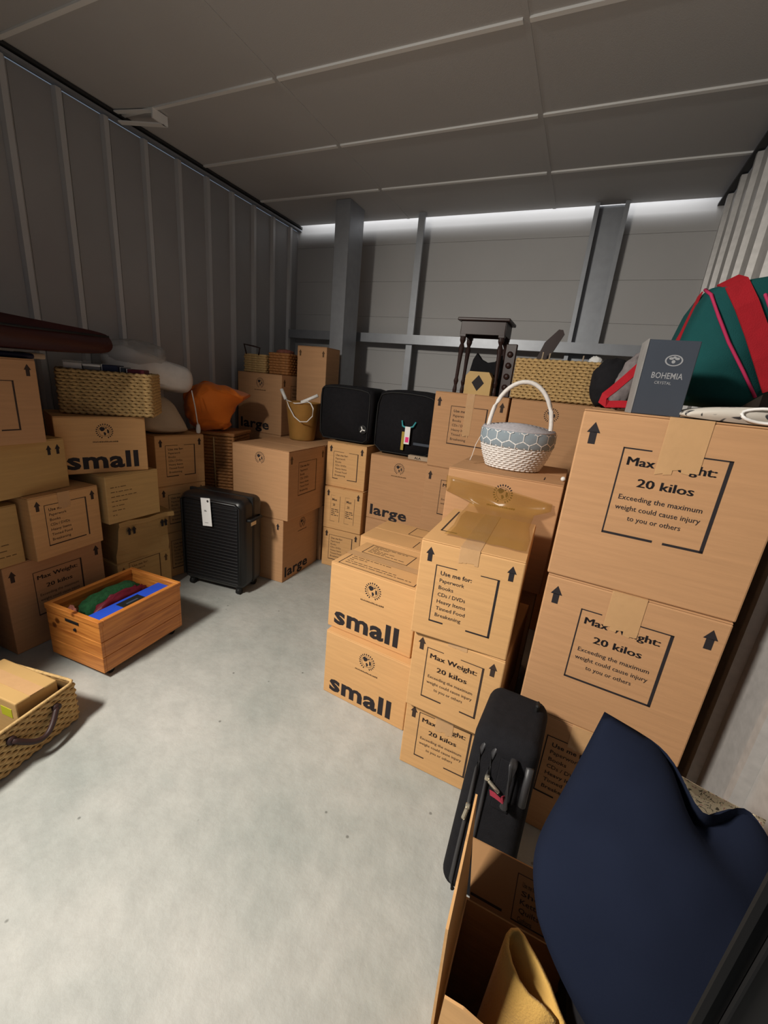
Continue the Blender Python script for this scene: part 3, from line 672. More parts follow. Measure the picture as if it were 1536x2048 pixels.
# ------------------------------------------------------------------ ribbed hard-shell suitcase
t = thing('ribbed_suitcase', 'black ribbed hard-shell suitcase with a white tag standing on the floor', 'suitcase', (-2.100, 2.040, 0), 8.6)
w, d, h = .495, .255, .645; zb = .045
bm = bmesh.new(); bx(bm, -w/2, w/2, -d/2, d/2, zb, zb+h, .055, 5); from_bm('shell', bm, 'black', t, smooth=True)
src = None
for k in range(24):
    z = zb+.045+k*.0232
    if src is None: src = box('rib', -w/2+.05, w/2-.035, -d/2-.004, -d/2+.004, -.005, .005, 'black', t, .003); src.location = (0, 0, z)
    else: inst('rib', src, t, (0, 0, z))
bm = bmesh.new(); tube(bm, [(-w/2+.03, -d/2-.002, zb+.05), (-w/2+.03, -d/2-.002, zb+h-.05), (-w/2+.05, -d/2-.002, zb+h-.03), (w/2-.05, -d/2-.002, zb+h-.03), (w/2-.025, -d/2-.002, zb+h-.05), (w/2-.025, -d/2-.002, zb+.05)], .009, 8); from_bm('front_bead', bm, 'black', t, smooth=True)
box('centre_zip', -w/2-.003, w/2+.003, -.012, .012, zb+.03, zb+h+.003, 'rubber', t, .003)
bm = bmesh.new(); tube(bm, [(w/2, -.07, zb+h*.78), (w/2+.022, -.06, zb+h*.78), (w/2+.022, .06, zb+h*.78), (w/2, .07, zb+h*.78)], .010, 8); from_bm('side_handle', bm, 'rubber', t, smooth=True)
box('lock_plate', w/2-.002, w/2+.004, -.03, .03, zb+h*.70, zb+h*.745, 'metal', t, .002)
for sx in (-1, 1):
    for sy in (-1, 1):
        bm = bmesh.new(); bx(bm, sx*.19-.02, sx*.19+.02, sy*.085-.015, sy*.085+.015, .03, zb+.02, .006); wh = from_bm('wheel_fork', bm, 'rubber', t)
        bm = bmesh.new(); tube(bm, [(sx*.19-.014, sy*.085, .024), (sx*.19+.014, sy*.085, .024)], .024, 14); from_bm('wheel', bm, 'rubber', wh, smooth=True)
tg = box('paper_tag', -.036, .036, -.001, .001, -.19, 0, 'tag_w', t, .0005)
tg.location = (-.02, -d/2-.013, zb+h-.012); tg.rotation_euler = (R(-2), R(-5), 0)
P = Print(); P.ring(.018, -.02, 0.001, .008, 14); p_lines(P, -.014, .02, -.095, -.08, 2, 4, .0035); p_lines(P, -.018, .01, -.172, -.165, 1, 2, .002)
P.build('tag_print', 'ink', tg, Matrix(((1, 0, 0, 0), (0, 0, -1, -.0016), (0, 1, 0, 0), (0, 0, 0, 1))))

# ------------------------------------------------------------------ pine chest on castors
t = thing('pine_chest', 'open pine chest on castors full of knitwear and a blue folder', 'chest', (-2.020, 1.227, 0), 4.4)
w, d, h, zb, th = .365, .475, .285, .035, .016
for (n_, x0, x1, y0, y1) in (('front', -w/2, w/2, -d/2, -d/2+th), ('back', -w/2, w/2, d/2-th, d/2), ('left', -w/2, -w/2+th, -d/2+th, d/2-th), ('right', w/2-th, w/2, -d/2+th, d/2-th)):
    for k in range(3):
        o = box('plank', x0, x1, y0, y1, zb+.002+k*(h-.03)/3, zb+(k+1)*(h-.03)/3, 'pine', t, .0015)
for (x0, x1, y0, y1) in ((-w/2-.004, w/2+.004, -d/2-.004, -d/2+.020), (-w/2-.004, w/2+.004, d/2-.020, d/2+.004), (-w/2-.004, -w/2+.020, -d/2+.020, d/2-.020), (w/2-.020, w/2+.004, -d/2+.020, d/2-.020)):
    box('rim_board', x0, x1, y0, y1, zb+h-.030, zb+h, 'pine', t, .0025)
box('bottom_board', -w/2+th, w/2-th, -d/2+th, d/2-th, zb+.004, zb+.016, 'pine', t)
for s in (-1, 1):
    box('finger_slot', -.045, .045, s*(d/2+.0032)-.0012, s*(d/2+.0032)+.0012, zb+h-.058, zb+h-.042, 'rubber', t, .001)
    bm = bmesh.new(); tube(bm, [(.015, s*(d/2-.002), zb+h-.09), (.015, s*(d/2+.006), zb+h-.09)], .008, 10); from_bm('knot', bm, 'rubber', t)
for sx in (-1, 1):
    for sy in (-1, 1):
        cx, cy = sx*(w/2-.035), sy*(d/2-.05)
        bm = bmesh.new(); bx(bm, cx-.016, cx+.016, cy-.012, cy+.012, .018, zb, .003); f = from_bm('castor', bm, 'metal', t)
        bm = bmesh.new(); tube(bm, [(cx-.012, cy, .017), (cx+.012, cy, .017)], .017, 14); from_bm('castor_wheel', bm, 'rubber', f, smooth=True)
rz = Matrix.Rotation(R(4.4), 3, 'Z')
def in_chest(x, y, z): v = rz @ Vector((x, y, 0)); return (-2.020+v.x, 1.227+v.y, z)
zf = zb+.017
bm = bmesh.new(); blob(bm, .12, .36, .250, .10, 5, 3, 3.2); o = from_bm('knitted_jumper', bm, 'green', None, True); o.location = in_chest(-.085, .025, zf); o.rotation_euler = (0, 0, R(6)); tag(o, 'folded dark green knitted jumper in the pine chest', 'jumper')
bm = bmesh.new(); blob(bm, .05, .35, .262, .14, 6, 5, 3.0); o = from_bm('maroon_scarf', bm, 'maroonb', None, True); o.location = in_chest(.012, .02, zf); o.rotation_euler = (0, 0, R(4)); tag(o, 'maroon scarf between the green jumper and the blue folder', 'scarf')
bm = bmesh.new(); blob(bm, .11, .045, .25, .18, 8, 8, 2.6); o = from_bm('woollen_glove', bm, 'pinkbrown', None, True); o.location = in_chest(-.07, -.190, zf); tag(o, 'pinkish brown wool bundle in the near corner of the pine chest', 'wool bundle')
f = thing('blue_folder', 'bright blue folder with a black window standing in the pine chest', 'folder', in_chest(.106, -.005, zf), 4.4)
box('folder_body', -.052, .052, -.212, .212, 0, .245, 'blue', f, .003)
bm = bmesh.new(); bx(bm, -.030, .045, -.065, .060, .2451, .2475, .001); s_ = from_bm('black_window', bm, 'rubber', f)
box('window_stripe', .002, .014, -.035, .03, .2475, .2482, 'slate', s_)

# ------------------------------------------------------------------ seagrass basket with a parcel, front left
t = thing('seagrass_basket', 'low woven basket with dark leather handle on the floor at front left', 'basket', (-1.835, .565, 0), 102, 'woven baskets')
w, d, h = .42, .39, .185
woven(t, w, d, h, 12, .020, 'seagrass', .018, .0030, tilt=True)
bm = bmesh.new(); tube(bm, [p+Vector((0, 0, h+.003)) for p in rr_path(w*.995, d*.995, .02, .02)], .0065, 6, closed=True); from_bm('rim_cord', bm, 'seagrass', t, smooth=True)
hx = .03
pts = [(hx-.085+.17*i/16, -d/2-.012-.030*math.sin(PI*i/16), h-.045-.060*math.sin(PI*i/16)) for i in range(17)]
hd = bmesh.new(); tube(hd, pts, [.0095+.002*abs(math.cos(PI*i/16)) for i in range(17)], 8); hd = from_bm('leather_handle', hd, 'leather', t, smooth=True)
for s in (0, 16):
    bm = bmesh.new(); p = Vector(pts[s]); tube(bm, [p+Vector((0, .016, 0)), p+Vector((0, -.006, 0))], .016, 12); from_bm('handle_knot', bm, 'leather', hd, smooth=True)
t = thing('parcel', 'tan cardboard parcel with a yellow-green mark lying in the low woven basket', 'parcel', (-1.852, .666, .012), 6)
w, d, h = .315, .150, .215
box('parcel_body', -w/2, w/2, -d/2, d/2, 0, h, 'card2', t, .005, 2)
box('tape_strip', -w/2-.0012, w/2+.0012, -.025, .025, h-.0004, h+.0012, 'tape', t)
box('yellow_mark', .07, .13, -d/2-.0014, -d/2+.0004, h-.075, h-.035, 'green_mark', t)

# ------------------------------------------------------------------ soft black suitcase, front
t = thing('soft_suitcase', 'soft black suitcase with metal zips and a red tag leaning on the cartons', 'suitcase', (.005, 1.055, 0), -3)
w, d, h = .205, .24, .575
lean = lambda z: .085*z/h
bm = bmesh.new(); bx(bm, -w/2, w/2, -d/2, d/2, .012, h, .042, 5)
bmesh.ops.subdivide_edges(bm, edges=[e for e in bm.edges if abs(e.verts[0].co.z-e.verts[1].co.z) > .3], cuts=5)
for v in bm.verts: v.co.y += lean(v.co.z); v.co.x *= 1-.10*(v.co.z/h)
from_bm('case_body', bm, 'blackf', t, smooth=True)
def side(x, z, out=.004): return (x*(1-.10*z/h), -d/2-out+lean(z), z)
for xx in (-.066, -.030):
    bm = bmesh.new(); tube(bm, [side(xx+(.012 if z in (.03, h-.02) else 0), z, .001-(.02 if z > h-.03 else 0)) for z in (.03, .06, .15, .25, .35, .45, .52, h-.02)], .0065, 8); zp = from_bm('zip_band', bm, 'zip', t, smooth=True)
def puller(x, z, ang):
    bm = bmesh.new(); bx(bm, -.007, .007, -.010, 0, -.010, .008, .003, 2); o = from_bm('zip_slider', bm, 'metal', t); o.location = side(x, z, .003)
    bm = bmesh.new(); bx(bm, -.006, .006, -.004, 0, -.046, -.006, .0035, 2); p = from_bm('zip_pull', bm, 'metal', o); p.rotation_euler = (R(-8), R(ang), 0); p.location = (0, -.008, 0)
puller(-.030, .445, -62); puller(-.066, .33, 8)
bm = bmesh.new(); bx(bm, -.004, .044, -.004, 0, -.09, .07, .003, 2); o = from_bm('handle_pad', bm, 'blackf', t); o.location = side(.0, .45, .002); o.rotation_euler = (R(-8), 0, 0)
bm = bmesh.new(); tube(bm, [side(.035, .53, .006), side(.035, .525, .026), side(.035, .40, .030), side(.035, .385, .006)], .009, 8, flat=1.2); from_bm('carry_handle', bm, 'zip', t, smooth=True)
bm = bmesh.new(); tube(bm, [side(.082, .52, -.004), side(.082, .40, -.004)], .011, 10); from_bm('telescopic_handle', bm, 'zip', t, smooth=True)
bm = bmesh.new(); strip(bm, [side(.030, .44, .034), side(.026, .425, .038), side(.004, .418, .024), side(-.012, .412, .016)], (0, 0, 1), .016, .002); from_bm('red_tag', bm, 'dullred', t)
bm = bmesh.new(); bx(bm, .05, .062, .04+lean(h), .07+lean(h), h-.02, h+.022, .005, 1); from_bm('top_stub', bm, 'rubber', t)

# ------------------------------------------------------------------ open carton at the front with cushions
X0, X1, Y0, Y1, ZR = -.010, .45, .415, .705, .40
t = thing('open_carton', 'open carton with raised flaps in the bottom right, holding cushions', 'box', (0, 0, 0))
th = .005
box('side_panel', X0, X0+th, Y0, Y1, 0, ZR, 'card', t); box('side_panel', X1-th, X1, Y0, Y1, 0, ZR, 'card', t)
box('end_panel', X0+th, X1-th, Y0, Y0+th, 0, ZR, 'card', t); box('end_panel', X0+th, X1-th, Y1-th, Y1, 0, ZR, 'card', t)
box('base_panel', X0+th, X1-th, Y0+th, Y1-th, 0, .006, 'card_in', t)
def slab(name, a, b, c, d_, material, th=.0045, ragged=0):
    """a card flap from four corners, with thickness along its normal"""
    bm = bmesh.new(); a, b, c, d_ = (Vector(v) for v in (a, b, c, d_)); nrm = (b-a).cross(d_-a).normalized()*th/2
    n = 14 if ragged else 1; lo = []
    for i in range(n+1):
        f = i/n; p, q = a.lerp(b, f), d_.lerp(c, f)
        q = q+(q-p).normalized()*(ragged*(random.random()-.5) if 0 < i < n else 0)
        lo.append([bm.verts.new(v) for v in (p-nrm, q-nrm, q+nrm, p+nrm)])
    for i in range(n):
        for k in range(4): bm.faces.new((lo[i][k], lo[i][(k+1) % 4], lo[i+1][(k+1) % 4], lo[i+1][k]))
    bm.faces.new(list(reversed(lo[0]))); bm.faces.new(lo[-1])
    return from_bm(name, bm, material, t)
slab('left_flap', (X0, Y0+.02, ZR), (X0, Y1, ZR), (X0-.022, Y1+.005, .692), (X0-.012, .455, .700), 'card', ragged=.004)
ff = slab('far_flap', (X0+.01, Y1, ZR), (.215, Y1, ZR), (.205, Y1+.045, .520), (X0-.012, Y1+.045, .520), 'card_in')
slab('near_flap', (X0+.004, Y0, ZR), (X1-.02, Y0, ZR), (X1-.03, Y0+.012, .575), (X0+.006, Y0+.02, .588), 'card', ragged=.010)
P = Print(); p_frame(P, .09, .008, .11, .100)
for i, s_ in enumerate(('Use me for:', 'Shoes', 'Kettles', 'Quilts', 'Cushions')): P.text(s_, .103, .084-.018*i, size=.015, width=.03+.012*((i*3) % 4), bold=.012)
P.rect(.0, .012, .07, .018)
fa, fb, fc = Vector((X0+.01, Y1-.0032, ZR)), Vector((1, 0, 0)), Vector((-.006, .045, .12)).normalized()
P.build('flap_print', 'ink_m', ff, Matrix(((fb.x, fc.x, 0, fa.x), (fb.y, fc.y, -1, fa.y), (fb.z, fc.z, 0, fa.z), (0, 0, 0, 1))))
# folded blanket that fills the carton under the cushions
bm = bmesh.new(); 
o = None
bl = thing('folded_blanket', 'dark folded blanket filling the open carton under the navy cushion', 'blanket', (.315, .562, .008))
for k in range(6): box('fold', -.118, .118, -.128, .128, .0+k*.085, .083+k*.085, 'blackf', bl, .03, 3, True)

def cushion(name, A, B, C, D, thick, material, label, cat='cushion', sag=0.0, n=22, wr=.008, seed=0, ears=-.08, rnd=0):
    """A top left, B top right, C bottom right, D bottom left; puffed on both sides, optional dent in the top edge"""
    A, B, C, D = map(Vector, (A, B, C, D)); nrm = (B-A).cross(D-A).normalized()
    org = (C+D)/2; bm = bmesh.new(); g = [[], []]
    uvl = bm.loops.layers.uv.new('UVMap')
    for side_ in (0, 1):
        s = 1 if side_ else -1
        for j in range(n+1):
            row = []
            for i in range(n+1):
                u, v = i/n, j/n
                # corners reach out, edges draw in
                uu = u+(u-.5)*ears*math.sin(PI*v); vv = v+(v-.5)*ears*math.sin(PI*u)
                if rnd:   # three rounded corners, the top left one stays a point
                    x_, y_ = 2*u-1, 2*v-1; q_ = min(1, max(0, (max(u, v)-.25)/.75)); k_ = rnd*q_*q_*(3-2*q_); fx, fy = x_*math.sqrt(1-y_*y_/2), y_*math.sqrt(1-x_*x_/2)
                    uu += (fx-x_)/2*k_; vv += (fy-y_)/2*k_
                p = A.lerp(B, uu).lerp(D.lerp(C, uu), vv)
                b_ = (max(0, math.sin(PI*u))*max(0, math.sin(PI*v)))**.72
                p = p+nrm*s*thick/2*b_
                dent = math.exp(-((u-.60)/.17)**2)*max(0, 1-v*2.6)
                p = p+(D-A).normalized()*sag*dent-nrm*s*thick*.18*dent
                q = noise.noise(p*14+Vector((seed, 0, s))); p = p+nrm*s*wr*q*b_
                row.append(bm.verts.new(p-org))
            g[side_].append(row)
    for side_ in (0, 1):
        for j in range(n):
            for i in range(n):
                f = (g[side_][j][i], g[side_][j][i+1], g[side_][j+1][i+1], g[side_][j+1][i])
                bm.faces.new(f if side_ else tuple(reversed(f)))
    bmesh.ops.remove_doubles(bm, verts=bm.verts[:], dist=.0008)
    o = from_bm(name, bm, material, None, True); o.location = org
    return tag(o, label, cat)
cushion('navy_cushion', (.166, .815, .918), (.478, .790, .872), (.45, .375, .55), (.030, .500, .715), .19, 'navy', 'large plain navy cushion with a pinched top in the open carton', sag=.085, ears=-.03, rnd=.9)
cushion('floral_cushion', (.215, .935, .800), (.515, .925, .722), (.47, .735, .46), (.235, .745, .50), .10, 'floral', 'cream floral cushion showing behind the navy cushion', seed=4)
# curled piece of mustard felt
bm = bmesh.new(); rows = []
mouth = [(.058, .500), (.060, .525), (.070, .560), (.085, .590), (.098, .596), (.110, .585), (.128, .560), (.150, .538), (.172, .520), (.190, .505)]
inner = [(.172, .490), (.150, .492), (.130, .500), (.114, .515), (.104, .540), (.100, .570), (.099, .590)]
def felt_z(x, y): return .545-.10*max(0, x-.10)
outer = [(.040, .470)]+mouth
N = 9
def curve(pts, lean_x, lean_y, z1):
    rows = []
    for j in range(N):
        f = j/(N-1)
        rows.append([bm.verts.new((p[0]*(1-.25*f)+lean_x*f, p[1]*(1-.12*f)+lean_y*f, felt_z(*p)*(1-f)+z1*f)) for p in pts])
    for j in range(N-1):
        for i in range(len(pts)-1): bm.faces.new((rows[j][i], rows[j][i+1], rows[j+1][i+1], rows[j+1][i]))
loop = [(.188, .510), (.170, .532), (.154, .556), (.135, .576), (.118, .590), (.104, .602), (.094, .606), (.084, .600), (.078, .588), (.080, .570), (.090, .550), (.104, .534), (.122, .524), (.145, .522), (.168, .516)]
curve(loop, -.015, .0, .03)
o = from_bm('felt_sheet', bm, 'felt', None, True); tag(o, 'curled mustard felt sheet standing in the open carton', 'felt sheet')
md = o.modifiers.new('thickness', 'SOLIDIFY'); md.thickness = .007; md.offset = 0

# ------------------------------------------------------------------ things on top of the cartons, right to left
# slate gift box
t = thing('gift_box', 'tall slate grey gift box with silver lettering on the right-hand stack', 'gift box', (.187, 1.455, 1.4845), 2)
w, d, h = .122, .11, .196
box('box_body', -w/2, w/2, -d/2, d/2, 0, h, 'slate', t, .0015)
box('lid_edge', -w/2-.0012, -w/2+.002, -d/2-.0012, d/2, 0, h+.001, 'greyp', t)
P = Print(); P.text('BOHEMIA', w/2+.004, .098, width=.074, size=.022, bold=.012, align='c'); P.text('CRYSTAL', w/2-.002, .083, width=.040, size=.0105, bold=.008, align='c')
P.build('silver_lettering', 'silver', t, face_m('f', w, d, h))
P = Print()
def ell(P, u, v, a, b, k0, k1, n=30):
    for k in range(n):
        p, q = 2*PI*k/n, 2*PI*(k+1)/n
        P.poly([(u+math.cos(p)*a*k0, v+math.sin(p)*b*k0), (u+math.cos(p)*a*k1, v+math.sin(p)*b*k1), (u+math.cos(q)*a*k1, v+math.sin(q)*b*k1), (u+math.cos(q)*a*k0, v+math.sin(q)*b*k0)])
eu, ev = w/2+.010, .145
ell(P, eu, ev, .021, .0145, .82, 1.0); ell(P, eu-.0005, ev-.003, .0045, .0045, .02, 1.0, 12); ell(P, eu-.007, ev+.005, .0058, .0034, .1, 1, 10); ell(P, eu+.007, ev+.005, .0058, .0034, .1, 1, 10); ell(P, eu, ev+.008, .004, .003, .1, 1, 10)
P.build('silver_emblem', 'silver', t, face_m('f', w, d, h))
# green holdall
t = thing('green_holdall', 'big dark green canvas holdall with red webbing on the right', 'bag', (0, 1.83, 0))
ol = smooth_outline([(.235, 1.525), (.222, 1.60), (.236, 1.70), (.272, 1.872), (.320, 1.886), (.40, 1.906), (.50, 1.92), (.525, 1.80), (.528, 1.52)], 1)
bm = bmesh.new(); puff(bm, ol, .36, 9, .86, 4.0); from_bm('bag_body', bm, 'teal', t, smooth=True)
yf = -.186
bm = bmesh.new(); strip(bm, [(.322, yf+.06, 1.892), (.335, yf+.005, 1.872), (.372, yf-.004, 1.815), (.415, yf-.004, 1.745), (.455, yf-.004, 1.675), (.505, yf+.004, 1.59)], (1, 0, .6), .055, .006); from_bm('red_strap', bm, 'red', t)
for off in (0, .13):
    bm = bmesh.new(); tube(bm, [(.270+off, yf+.055, 1.866), (.281+off, yf+.004, 1.842), (.312+off, yf-.002, 1.785), (.358+off, yf-.002, 1.712), (.415+off*.8, yf-.001, 1.635), (.468+off*.3, yf+.006, 1.562)], .0048, 6); from_bm('piping', bm, 'pink', t, smooth=True)
bm = bmesh.new(); strip(bm, [(.272, -.06, 1.868), (.250, -.08, 1.76), (.236, -.10, 1.70), (.215, -.12, 1.700), (.192, -.10, 1.684)], (0, 1, .1), .040, .004); from_bm('side_strap', bm, 'red', t)
# rolled printed cloth under the holdall
t = thing('printed_cloth', 'rolled white cloth with black print on the right-hand stack', 'cloth', (.395, 1.47, 1.4845), -6)
bm = bmesh.new(); pts = smooth_outline([(-.13, 0), (-.15, .014), (-.09, .036), (.10, .050), (.155, .034), (.15, 0)], 2); puff(bm, pts, .30, 7, .9, 4); from_bm('roll', bm, 'printed', t, smooth=True)
bm = bmesh.new(); pts = [(.03+.05*math.cos(a), -.155+.004*math.sin(3*a), .024+.017*math.sin(a)) for a in [k*PI/10 for k in range(20)]]; tube(bm, pts, .004, 5, closed=True); from_bm('roll_end', bm, 'tag_w', t, smooth=True)
# dark pouch, grey pouch and red strap between basket and gift box
bm = bmesh.new(); blob(bm, .15, .18, .19, .14, 3, 4, 2.4); o = from_bm('dark_bag', bm, 'blackf', None, True); o.location = (.088, 2.0, 1.486); tag(o, 'limp black bag behind the red strap on the right', 'bag')
bm = bmesh.new(); blob(bm, .072, .05, .20, .25, 6, 2, 2.0); o = from_bm('grey_pouch', bm, 'greyc', None, True); o.location = (.110, 1.82, 1.486); o.rotation_euler = (0, R(12), 0); tag(o, 'grey patterned cloth pouch between the red strap and the gift box', 'pouch')
t = thing('red_strap', 'loop of red webbing strap lying beside the slate gift box', 'strap', (.09, 1.70, 1.492))
bm = bmesh.new(); strip(bm, [(.078, .06, .165), (.035, .03, .108), (-.002, .01, .062), (-.022, 0, .040), (-.028, 0, .020), (-.010, -.01, .010), (.03, -.02, .014), (.09, -.03, .018)], (-.55, .4, .3), .030, .003); from_bm('webbing', bm, 'red', t)
# white wicker basket with lid and fabric band
t = thing('white_basket', 'white wicker basket with hoop handle and grey patterned band', 'basket', (-.243, 2.045, 1.1735), 6)
H0 = .175; RX = .160; RY = .135
def wr(f): return .74+.26*math.sin(min(1, f*1.25)*PI/2)
srcs = []
nrow = 17
for k in range(nrow):
    f = (k+.5)/nrow; s = wr(f); pts = []
    for i in range(128):
        a = 2*PI*i/128; o_ = .0032*math.sin(a*32+(k % 2)*PI)
        pts.append(((RX*s+o_)*math.cos(a), (RY*s+o_)*math.sin(a), f*H0))
    bm = bmesh.new(); tube(bm, pts, .0054, 5, closed=True); from_bm('woven_row', bm, 'wicker_w', t, smooth=True)
for k in range(32):
    a = 2*PI*(k+.5)/32; pts = [((RX*wr(f)+.0005)*math.cos(a), (RY*wr(f)+.0005)*math.sin(a), f*H0) for f in (0, .15, .3, .5, .75, 1)]
    bm = bmesh.new(); tube(bm, pts, .0042, 5); from_bm('stake', bm, 'wicker_w', t, smooth=True)
bm = bmesh.new(); lathe(bm, [(RX*.70, .002), (RX*.70, .007)], 32, sy=RY/RX); from_bm('base', bm, 'wicker_w', t)
bm = bmesh.new(); uvl = bm.loops.layers.uv.new('UVMap'); rings = []
for (f, e_) in ((.60, .006), (.66, .010), (.8, .010), (.96, .009), (1.02, .004)):
    rings.append([(bm.verts.new(((RX*wr(f)+e_+.002*math.sin(k*1.3)*(f < .64))*math.cos(2*PI*k/48), (RY*wr(f)+e_)*math.sin(2*PI*k/48), f*H0)), k/48*1.0, f*.17*2) for k in range(48)])
for j in range(len(rings)-1):
    for k in range(48):
        q = (rings[j][k], rings[j][(k+1) % 48], rings[j+1][(k+1) % 48], rings[j+1][k]); fc_ = bm.faces.new([x_[0] for x_ in q])
        for li, lp in enumerate(fc_.loops):
            uu = q[li][1]
            if k == 47 and li in (1, 2): uu = 1.0
            lp[uvl].uv = (uu, q[li][2])
fbn = from_bm('fabric_band', bm, mat('grey_band_cloth', srgb(136, 148, 156), .9, var=.08, vscale=30), t, smooth=True)
P = Print(); NH = 18
for row in range(3):
    for k in range(NH):
        cu = (k+.5*(row % 2))*(2*PI/NH); cv = .62+row*.255
        hx_ = [(cu+math.sin(PI/3*q)*2*PI/NH*.577, cv+math.cos(PI/3*q)*.17) for q in range(6)]
        for q in range(6):
            (a0, b0), (a1, b1) = hx_[q], hx_[(q+1) % 6]
            if min(b0, b1) < .60:
                if max(b0, b1) <= .605: continue
                if b0 < b1: a0, b0 = a0+(a1-a0)*(.60-b0)/(b1-b0), .60
                else: a1, b1 = a1+(a0-a1)*(.60-b1)/(b0-b1), .60
            if max(b0, b1) > 1.0:
                if min(b0, b1) >= .995: continue
                if b0 > b1: a0, b0 = a1+(a0-a1)*(1-b1)/(b0-b1), 1.0
                else: a1, b1 = a0+(a1-a0)*(1-b0)/(b1-b0), 1.0
            ln = math.hypot((a1-a0)*.16, (b1-b0)*H0); na, nb = -(b1-b0)*H0/ln*.0020/.16, (a1-a0)*.16/ln*.0020/H0
            P.poly([(a0-na, b0-nb), (a1-na, b1-nb), (a1+na, b1+nb), (a0+na, b0+nb)])
hm = bpy.data.meshes.new('band_print'); hm.from_pydata([((RX*wr(v_[1])+.0112)*math.cos(v_[0]), (RY*wr(v_[1])+.0112)*math.sin(v_[0]), v_[1]*H0) for v_ in P.v], [], P.f); hm.materials.append(M['tag_w']); link(bpy.data.objects.new('band_print', hm), fbn)
bm = bmesh.new()
for k in range(9):
    s = 1-k/9*.98; pts = [(RX*.985*s*math.cos(2*PI*i/60), RY*.985*s*math.sin(2*PI*i/60), H0+.004+.020*(1-s*s)+.0015*math.sin(i*PI)) for i in range(60)]
    tube(bm, pts, .0088, 5, closed=True)
from_bm('wicker_lid', bm, mat('grey_wicker', srgb(176, 172, 176), .7, var=.2, vscale=90), t, smooth=True)
bm = bmesh.new(); pts = [(RX*.86*math.cos(PI*i/24)*(1+.06*math.sin(PI*i/24)), -.02, H0-.02+.235*math.sin(PI*i/24)) for i in range(25)]; tube(bm, pts, .0098, 8); hdl = from_bm('hoop_handle', bm, 'wicker_w', t, smooth=True)
bm = bmesh.new(); strip(bm, [(-RX-.008, -.02, H0*.72), (-RX-.022, -.03, H0*.5), (-RX-.03, -.04, H0*.2), (-RX-.036, -.05, .012)], (0, 1, 0), .008, .002); from_bm('fabric_tie', bm, 'wicker_w', t)
bm = bmesh.new(); blob(bm, .02, .02, .02, 0, 1, 1, 2); o = from_bm('white_ball', bm, 'white', None, True); o.location = (-.008, 1.90, 1.1715); tag(o, 'small white ball beside the white wicker basket', 'ball')
# long woven basket
t = thing('seagrass_basket', 'long open-weave seagrass basket on the back carton beside the stool', 'basket', (-.160, 2.875, 1.4855), -1, 'woven baskets')
woven(t, .495, .30, .238, 14, .017, 'seagrass', .02, .0045, tilt=True)
o = thing('wooden_paddle', 'dark wooden paddle sticking up out of the long seagrass basket', 'paddle', (-.262, 2.86, 1.66))
bm = bmesh.new(); outl = [(-.075, .0), (-.028, .0), (.012, .06), (.082, .215), (.070, .238), (.046, .240), (-.02, .165)]
bm2 = [bm.verts.new((p[0], -.008, p[1])) for p in outl]; b3 = [bm.verts.new((p[0], .008, p[1])) for p in outl]
bm.faces.new(bm2); bm.faces.new(list(reversed(b3)))
for k in range(len(outl)): bm.faces.new((bm2[k], bm2[(k+1) % len(outl)], b3[(k+1) % len(outl)], b3[k]))
from_bm('blade', bm, 'darkwood', o); box('grip', -.058, -.036, -.010, .010, -.165, .02, 'darkwood', o, .004)
for k, (x, hh, lb) in enumerate(((-.285, .27, 'leftmost'), (-.245, .265, 'middle'), (-.06, .262, 'rightmost'))):
    bm = bmesh.new(); tube(bm, [(0, 0, 0), (.012, 0, hh)], .0045, 6); o = from_bm('thin_stick', bm, 'beige', None); o.location = (x, 2.80, 1.495); tag(o, lb+' of the thin pale sticks poking out of the long seagrass basket', 'stick', 'thin sticks in the long basket')
bm = bmesh.new(); blob(bm, .36, .2, .222, .1, 4, 9, 3); o = from_bm('dark_clothes', bm, 'navyb', None, True); o.location = (-.18, 2.885, 1.495); tag(o, 'dark blue clothes filling the long seagrass basket', 'clothes')
bm = bmesh.new(); blob(bm, .07, .05, .06, .2, 5, 3, 2.2); o = from_bm('crumpled_paper', bm, 'tag_w', None, True); o.location = (.018, 2.82, 1.700); tag(o, 'scrap of white paper at the right end of the long seagrass basket', 'paper')
# turned-leg stool
t = thing('wooden_stool', 'dark turned-leg wooden stool standing on the back carton', 'stool', (-.655, 2.885, 1.4845), 0)
w, d, h = .325, .25, .455
box('top', -w/2, w/2, -d/2, d/2, h-.018, h, 'darkwood', t, .005, 2)
for (x0, x1, y0, y1) in ((-w/2+.025, w/2-.025, -d/2+.02, -d/2+.034), (-w/2+.025, w/2-.025, d/2-.034, d/2-.02), (-w/2+.02, -w/2+.034, -d/2+.025, d/2-.025), (w/2-.034, w/2-.02, -d/2+.025, d/2-.025)):
    box('apron', x0, x1, y0, y1, h-.095, h-.018, 'darkwood', t, .001)
prof = [(.012, 0), (.014, .02), (.010, .05), (.016, .075), (.011, .095), (.012, .18), (.015, .25), (.018, .285), (.011, .305), (.019, .325), (.019, .345)]
src = None
for sx in (-1, 1):
    for sy in (-1, 1):
        if src is None:
            bm = bmesh.new(); lathe(bm, prof, 12); bx(bm, -.019, .019, -.019, .019, .345, h-.018, .002); src = from_bm('leg', bm, 'darkwood', t, smooth=False); o = src
        else: o = inst('leg', src, t)
        o.location = (sx*(w/2-.032), sy*(d/2-.032), 0); o.rotation_euler = (R(1.2)*sy, R(-1.5)*sx, 0)
